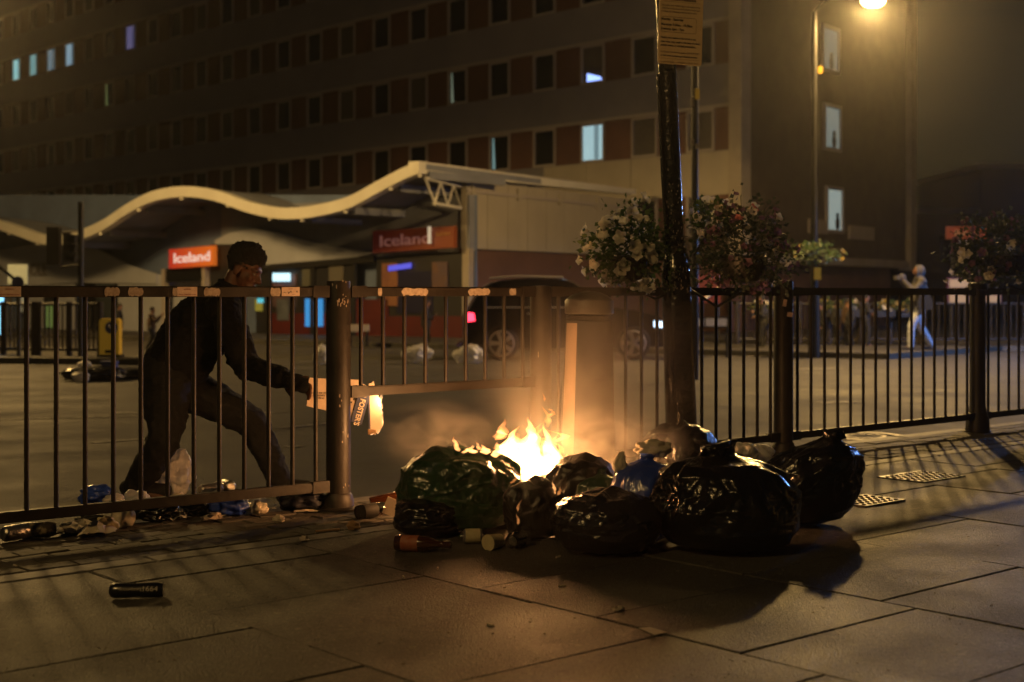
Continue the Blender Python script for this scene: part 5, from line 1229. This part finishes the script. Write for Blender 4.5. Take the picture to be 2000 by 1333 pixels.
# ------------------------------------------------------------------ parked car
def car():
    Yc = 26.6; xr, xf = at(905, 700, Yc).x, at(1312, 700, Yc + .3).x; z = zroad(Yc); L = xf - xr; Wd = 1.7
    a = radians(3); o = V((xr, Yc, z)); R = rotz(a)
    t = thing('parked_car', 'dark parked hatchback with alloy wheels and red tail light lit', 'car', o + V((L / 2, 0, 0)))
    def c(x, y, zz): return o + R @ V((x * L / 3.95, y, zz))
    prof = [(.05, .35), (.0, .55), (.02, .85), (.12, 1.0), (.3, 1.28), (.55, 1.46), (1.0, 1.53), (1.6, 1.54), (2.1, 1.47), (2.75, 1.02), (3.3, .93), (3.75, .80), (3.92, .62), (3.95, .42), (3.85, .24), (.2, .22)]
    prof = catmull(prof + [prof[0]], 3)[:-1]
    def ins(z_): return .0 if z_ < .95 else (z_ - .95) * .32
    m = MB(); n = len(prof); vs = []
    for f_, e in ((0.0, .06), (.06, .0), (.94, .0), (1., .06)):
        for x, z_ in prof:
            cx, cz = 1.95, .8
            y = Wd * f_; y = y + (ins(z_) if f_ < .5 else -ins(z_)); vs.append(c(x + (cx - x) * e * .35, y, z_ + (cz - z_) * e * .5))
    fs = [(r * n + i, r * n + (i + 1) % n, (r + 1) * n + (i + 1) % n, (r + 1) * n + i) for r in range(3) for i in range(n)] + [tuple(range(n - 1, -1, -1)), tuple(3 * n + i for i in range(n))]
    m.add(vs, fs).build('body', M_carp, t, 50)
    def pane(name, pts, mm, dy=-.012): return MB().prism([c(x, ins(z_) + dy, z_) for x, z_ in pts], R @ V((0, .02, 0))).build(name, mm, t)
    pane('side_window', [(.42, 1.02), (.62, 1.36), (.95, 1.44), (1.42, 1.45), (1.42, 1.0)], M_cargl); pane('side_window', [(1.5, 1.0), (1.5, 1.45), (1.95, 1.41), (2.55, 1.02)], M_cargl)
    pane('window_trim', [(.40, .985), (2.62, .985), (2.62, 1.0), (.40, 1.0)], M_rim, -.016)
    pane('door_handle', [(1.2, .86), (1.36, .86), (1.36, .89), (1.2, .89)], M_rim, -.03); pane('door_handle', [(2.2, .86), (2.36, .86), (2.36, .89), (2.2, .89)], M_rim, -.03)
    MB().tube([c(.5, .22, 1.535), c(1.0, .2, 1.575), c(1.9, .2, 1.555)], .018, 8).build('roof_rail', M_rim, t, 60)
    pane('tail_light', [(.06, .72), (.22, .74), (.20, .88), (.08, .9)], glow('tail light', (1.0, .03, .06), 6))
    pane('headlight', [(3.6, .62), (3.86, .6), (3.80, .72), (3.6, .74)], glow('headlight', (.6, .8, 1.0), 2.5)); MB().ball(c(2.6, -.12, 1.02), (.12, .07, .08)).build('wing_mirror', M_carp, t, 180)
    for wx in (.73, 3.22):
        w = link('wheel', MB().lathe([(.2, 0), (.30, .0), (.325, .03), (.325, .17), (.3, .2), (.2, .2)], (0, 0, 0), 32).mesh('wheel', M_tyre, 40), t, Matrix.Translation(c(wx, .17, .322)) @ Matrix.Rotation(radians(90) , 4, 'X'))
        ww_ = WM[w.name]; rm = MB()
        nn_ = 32; vs = [(r * cos(2 * pi * k / nn_), r * sin(2 * pi * k / nn_), z_) for r, z_ in ((.245, .205), (.215, .215), (.205, .18)) for k in range(nn_)]
        rm.add(vs, [(r * nn_ + k, r * nn_ + (k + 1) % nn_, (r + 1) * nn_ + (k + 1) % nn_, (r + 1) * nn_ + k) for r in range(2) for k in range(nn_)])
        link('rim', rm.mesh('rim', M_rim, 40), w, ww_)
        sp_ = MB().hexa([(-.035, .03, .18), (.035, .03, .18), (.055, .215, .19), (-.055, .215, .19), (-.025, .03, .22), (.025, .03, .22), (.035, .215, .215), (-.035, .215, .215)]).mesh('spoke', M_rim)
        for k in range(5): link('spoke', sp_, w, ww_ @ Matrix.Rotation(2 * pi * k / 5 + .3, 4, 'Z'))
        link('hub_cap', MB().lathe([(.05, .19), (.05, .225), (.02, .23)], (0, 0, 0), 16).mesh('hub_cap', M_rim, 40), w, ww_)
        link('brake_disc', MB().lathe([(.2, .1), (.2, .13)], (0, 0, 0), 24).mesh('brake_disc', M_dark), w, ww_)
car()
crumple('plastic_bag', 'crumpled pale carrier bag on the road between shopfront and car', onroad(815, 711), (.22, .2, .17), M_white, 51, 'bag', sub=5)
crumple('plastic_bag', 'crumpled white bag on the road beside the car rear wheel', onroad(917, 710), (.25, .2, .16), M_white, 52, 'bag', sub=5)
crumple('plastic_bag', 'pale bag half hidden behind the scraped railing post on the road', onroad(630, 712), (.12, .2, .17), M_white, 53, 'bag')
t = thing('bench', 'pale slatted bench outside the red-fronted shop', 'bench', sh(5.6, 1.6, -.3)); c = at(700, 641, 34); MB().box(c, (.5, .3, .16)).build('seat', M_conc, t)
for s_ in (-.2, .2): MB().box(V((c.x + s_, c.y, (c.z + zroad(34)) / 2)), (.06, .25, c.z - zroad(34) - .05)).build('leg', M_dark, t)
# litter heap by the island
zl = zroad(22)
bag('rubbish_bag', 'low spilled black bag lying by the island bollard', onroad(185, 744), .42, .3, .2, M_bag, 61, sub=5, prof=FULL, group='litter by the island')
bag('rubbish_bag', 'flat black bag lying beside the blue crate on the road', onroad(256, 741), .3, .25, .16, M_bag, 62, sub=4, prof=FULL, group='litter by the island')
p = onroad(214, 742); tag(MB().box(p + V((0, 0, .12)), (.19, .2, .24)).box(p + V((0, -.02, .25)), (.21, .22, .03)).build('crate', M_bluep), 'small blue crate standing among the spilled bags', 'crate')
for i, (x, y) in enumerate(((137, 741), (157, 747), (275, 738), (165, 722))): crumple('paper_wad', ('white paper lump beside the spilled black bag', 'crumpled pale wrapper in front of the spilled black bag', 'white wad beside the flat black bag', 'pale litter lump at the kerb of the island')[i], onroad(x, y), (.1, .08, .07), M_white, 70 + i)

# ------------------------------------------------------------------ people across the road
def bystander(px, ptop, pfoot, Y, label, top, bot, pose='stand', skin=M_farskin, face=1, hood=False, seed=0, zf=None):
    z = zf if zf is not None else CH + (HY - pfoot) * Y / F; x = (px - 1000) * Y / F; Hh = (pfoot - ptop) * Y / F
    b = V((x, Y, z)); k = Hh / 1.75; g = lambda a, s, u: b + V((a * face, s, u)) * k
    t = thing('person', label, 'person', b, 'people across the road')
    sp1, sp2 = (.22, -.2) if pose == 'walk' else (.05, -.04)
    hp = g(0, 0, .92); kn = [g(sp1 * .7 + .05, -.09, .5), g(sp2 * .3 + .03, .09, .5)]; an = [g(sp1, -.09, .09), g(sp2 - .08 * (pose == 'walk'), .09, .09)]
    ch, nk, hd = g(.0, 0, 1.25), g(.02, 0, 1.47), g(.05, 0, 1.62); s_ = [g(0, -.18, 1.42), g(0, .18, 1.42)]
    if pose == 'walk': el, wr = [g(.2, -.24, 1.22), g(.14, .24, 1.2)], [g(.36, -.14, 1.42), g(.34, .1, 1.40)]
    elif pose == 'phone': el, wr = [g(.06, -.26, 1.15), g(.02, .26, 1.15)], [g(.26, -.14, 1.22), g(.2, .12, 1.1)]
    else: el, wr = [g(-.02, -.26, 1.14), g(-.02, .26, 1.14)], [g(.06, -.25, .9), g(.06, .25, .9)]
    m = MB(); m.ball(hd, (.095 * k, .08 * k, .118 * k)); m.ball(hd + V((.085 * face, 0, -.02)) * k, .02 * k); capsule(m, hd - V((0, 0, .05)), nk, .05 * k, .055 * k)
    for p, q, a, c in ((nk, ch, .06, .12), (ch, hp, .12, .12), (s_[0], s_[1], .06, .06)): capsule(m, p, q, a * k, c * k, 10)
    for i in (0, 1):
        capsule(m, hp + V((0, (-.08, .08)[i], 0)), kn[i], .075 * k, .055 * k, 10); capsule(m, kn[i], an[i], .05 * k, .035 * k, 10); capsule(m, s_[i], el[i], .045 * k, .038 * k, 10); capsule(m, el[i], wr[i], .036 * k, .026 * k, 10)
        hdv = (wr[i] - el[i]).normalized(); m.ball(wr[i] + hdv * .05, .033 * k)
        for f_ in range(4): capsule(m, wr[i] + hdv * .06 + V((0, (f_ - 1.5) * .016, 0)), wr[i] + hdv * .12 + V((0, (f_ - 1.5) * .018, -.02)), .009, .008, 6)
        capsule(m, wr[i] + hdv * .03, wr[i] + hdv * .07 + V((0, 0, .04)), .01, .009, 6); capsule(m, an[i], an[i] + V((.12 * face, 0, -.05)) * k, .035 * k, .03 * k, 8)
    finish(fuse(m, .016, 2), 'body', skin, t)
    m = MB(); capsule(m, nk - V((0, 0, .05)), ch, .08 * k, .165 * k); capsule(m, ch, hp + V((0, 0, .02)), .165 * k, .165 * k); capsule(m, s_[0], s_[1], .085 * k, .085 * k)
    for i in (0, 1): capsule(m, s_[i], el[i], .07 * k, .062 * k, 10); capsule(m, el[i], wr[i], .06 * k, .046 * k, 10)
    me = fuse(m, .022, 3); folds(me, .012, 8, (1, 1, 1.5), seed); finish(me, 'jacket', top, t)
    m = MB()
    for i in (0, 1):
        capsule(m, hp + V((0, (-.08, .08)[i], 0)), kn[i], .11 * k, .08 * k, 10); capsule(m, kn[i], an[i], .08 * k, .066 * k, 10)
    me = fuse(m, .022, 3); folds(me, .01, 8, (1, 1, 1.5), seed + 5); finish(me, 'trousers', bot, t)
    for i in (0, 1): m = MB(); capsule(m, an[i] + V((-.03 * face, 0, -.045)), an[i] + V((.16 * face, 0, -.05)), .045 * k, .04 * k, 10); finish(fuse(m, .018, 2), 'shoe', M_fardark, t)
    m = MB()
    if hood:
        m.ball(hd + V((-.055 * face, 0, .012)), (.105 * k, .105 * k, .135 * k)); m.ball(hd + V((-.04 * face, 0, -.14)) , (.11, .13, .055)); m.tube([hd + V((.03 * face, .1 * sin(a), .125 * cos(a))) for a in [2 * pi * q / 16 for q in range(17)]], .022, 8, False); finish(fuse(m, .018, 2), 'hood', top, t)
    else:
        m.ball(hd + V((-.015 * face, 0, .03)), (.1 * k, .088 * k, .105 * k)); finish(fuse(m, .016, 2), 'hair', M_hair, t)
    return t, g
t, g = bystander(1797, 519, 685, 29.4, 'hooded person in grey top and pale blue-lit trousers walking with raised phone', M_hoodie, M_jean, 'walk', skin=M_skin, face=-1, hood=True, seed=3)
tag(MB().box(g(.44, -.02, 1.5), (.16, .24, .09)).ball(g(.40, -.1, 1.5), (.09, .05, .08)).build('camera_rig', M_hoodie), 'small pale camera rig held up by the hooded person', 'camera')
tag(MB().prism([g(-.02, -.3, 1.0) + V((x, 0, z)) for x, z in ((-.14, -.16), (.14, -.16), (.16, .0), (.1, .14), (-.1, .14), (-.16, 0))], (0, .1, 0)).build('shoulder_bag', M_fardark), 'dark shoulder bag hanging at the hooded person’s hip', 'bag')
zp = lambda Y: zroad(Y) + .11
for px, pt, pf, Y, lab, tp, sd_, ps in ((1490, 577, 690, 31.0, 'person in black looking at a phone near the parked car', M_fardark, 1, 'phone'), (1632, 588, 683, 32.3, 'bystander in dark jacket beside the flower trough', M_fardark, 2, 'stand'), (1652, 585, 680, 32.6, 'bystander in a brown coat among the group at the railing', M_brownc, 4, 'stand'),
                              (1690, 575, 678, 32.2, 'tall dark-clothed bystander at the railing with pale collar', M_fardark, 6, 'phone'), (1605, 592, 680, 32.7, 'short bystander in dark coat by the lit lamp column', M_fardark, 7, 'stand'), (1662, 592, 682, 32.0, 'bystander in black leaning beside the brown-coated one', M_fardark, 9, 'stand')):
    bystander(px, pt, pf, Y, lab, tp, M_fardark, ps, seed=sd_, face=-1 if sd_ % 2 else 1)
bystander(232, 593, 682, 36, 'dark figure waiting beside the white shop wall', M_fardark, M_fardark, 'stand', seed=11)
bystander(296, 600, 690, 33, 'person in a brown coat walking past the white shop wall', M_brownc, M_fardark, 'walk', seed=12)
bystander(832, 585, 690, 35, 'dark figure standing at the shop window behind the short panel', M_fardark, M_fardark, 'phone', seed=13)

# ------------------------------------------------------------------ right-hand background
t = thing('red_board', 'red shop board with white slash hanging behind the lamp column', 'sign', V((at(1380, 600, 31).x, 31.4, zroad(31)))); c = at(1380, 565, 31.4)
MB().box(c, (.62, .08, .62)).build('board', M_red, t); MB().tube([c + V((-.05, -.06, -.22)), c + V((.26, -.06, .02))], .03, 6).build('slash', M_whitep, t)
for s_ in (-.25, .25): MB().tube([c + V((s_, 0, -.3)), V((c.x + s_, c.y, zroad(31)))], .03, 8).build('leg', M_dark, t)
t = thing('barrier', 'low road barrier with pale plates behind the lamp column', 'barrier', V((at(1390, 640, 28).x, 28, zroad(28)))); c = at(1390, 630, 28)
MB().box(c, (.75, .06, .22)).build('beam', M_dark, t)
for x in (1365, 1388, 1410): MB().box(at(x, 630, 27.94), (.19, .02, .15)).build('plate', M_whitep, t)
for s_ in (-.3, .3): MB().tube([c + V((s_, 0, 0)), V((c.x + s_, c.y, zroad(28)))], .03, 8).build('leg', M_dark, t)
t = thing('noticeboard', 'cream noticeboard panels in a red frame beyond the railing end', 'sign', V((at(1900, 640, 37).x, 37, zroad(37) + .1)))
for (x0, x1, y0, y1) in ((1853, 1890, 546, 562), (1853, 1890, 570, 592), (1925, 1952, 577, 591)):
    a_, b_ = at(x0, y1, 37), at(x1, y0, 37); c = (a_ + b_) / 2; f_ = MB().box(c, (b_.x - a_.x + .1, .1, b_.z - a_.z + .1)).build('frame', M_red, t); MB().box(c + V((0, -.06, 0)), (b_.x - a_.x, .03, b_.z - a_.z)).build('panel', mat('lit cream', (.4, .3, .18), .6, emis=(.25, .16, .08), estr=.5), f_)
for x in (1858, 1886, 1930, 1948): MB().tube([at(x, 560, 37.08), V((at(x, 560, 37.08).x, 37.08, zroad(37)))], .04, 8).build('leg', M_dark, t)
t = thing('shop_sign', 'dull red and orange shop sign behind the mauve flower basket', 'sign', at(1885, 460, 48)); MB().box(at(1887, 455, 48), (1.35, .1, .42)).build('panel', mat('dull red sign', (.3, .06, .03), .6, emis=(.3, .07, .03), estr=.18), t)
link('lettering', textmesh('lettering', 'food', .28, M_letter, .01, width=.8), t, frame(at(1887, 456, 47.93), (1, 0, 0), (0, 0, 1)))
MB().tube([at(1860, 460, 48.1), V((at(1860, 460, 48.1).x, 48.1, zroad(48)))], .06, 8).build('post', M_dark, t); MB().tube([at(1914, 460, 48.1), V((at(1914, 460, 48.1).x, 48.1, zroad(48)))], .06, 8).build('post', M_dark, t)
def far_building(x0, x1, ytop, Y, dep, label, wins=True):
    a_, b_ = at(x0, HY, Y), at(x1, HY, Y); zt_ = at(0, ytop, Y).z; z_ = zroad(Y) - .3
    t = thing('far_building', label, 'building', V(((a_.x + b_.x) / 2, Y, z_)))
    MB().box(V(((a_.x + b_.x) / 2, Y + dep / 2, (zt_ + z_) / 2)), (b_.x - a_.x, dep, zt_ - z_)).build('wall', M_far, t); MB().box(V(((a_.x + b_.x) / 2, Y + dep / 2, zt_ + .15)), (b_.x - a_.x + .5, dep + .5, .3)).build('roof', M_sp, t)
    wmesh = MB().box((0, 0, 0), (1.1, .1, 1.5)).mesh('window', M_pane); n = max(2, int((b_.x - a_.x) / 2.6)); r_ = max(1, int((zt_ - 4) / 3.1))
    for i in range(n):
        for j in range(r_): link('window', wmesh, t, Matrix.Translation((a_.x + (i + .5) * (b_.x - a_.x) / n, Y - .02, 3.6 + j * 3.1)))
far_building(1700, 1905, 418, 84, 12, 'low dark terrace beyond the gable end of the flats')
far_building(1915, 2300, 330, 92, 14, 'taller dark block at the far end of the street')
far_building(1560, 1700, 470, 95, 10, 'distant dark house seen past the gable')

# ------------------------------------------------------------------ night air
hz = MB().hexa([V((x, y, z)) for z in (-3.2, 27) for x, y in ((-75, -6), (60, -6), (60, 112), (-75, 112))]).mesh('haze')
m = bpy.data.materials.new('night haze'); m.use_nodes = True; nt = m.node_tree; nt.nodes.remove(nt.nodes['Principled BSDF'])
pv = nt.nodes.new('ShaderNodeVolumePrincipled'); pv.inputs['Color'].default_value = (.85, .85, .88, 1); pv.inputs['Density'].default_value = HAZE; pv.inputs['Anisotropy'].default_value = .89
nt.links.new(pv.outputs[0], nt.nodes['Material Output'].inputs['Volume']); hz.materials.append(m)
stuff(link('haze', hz))
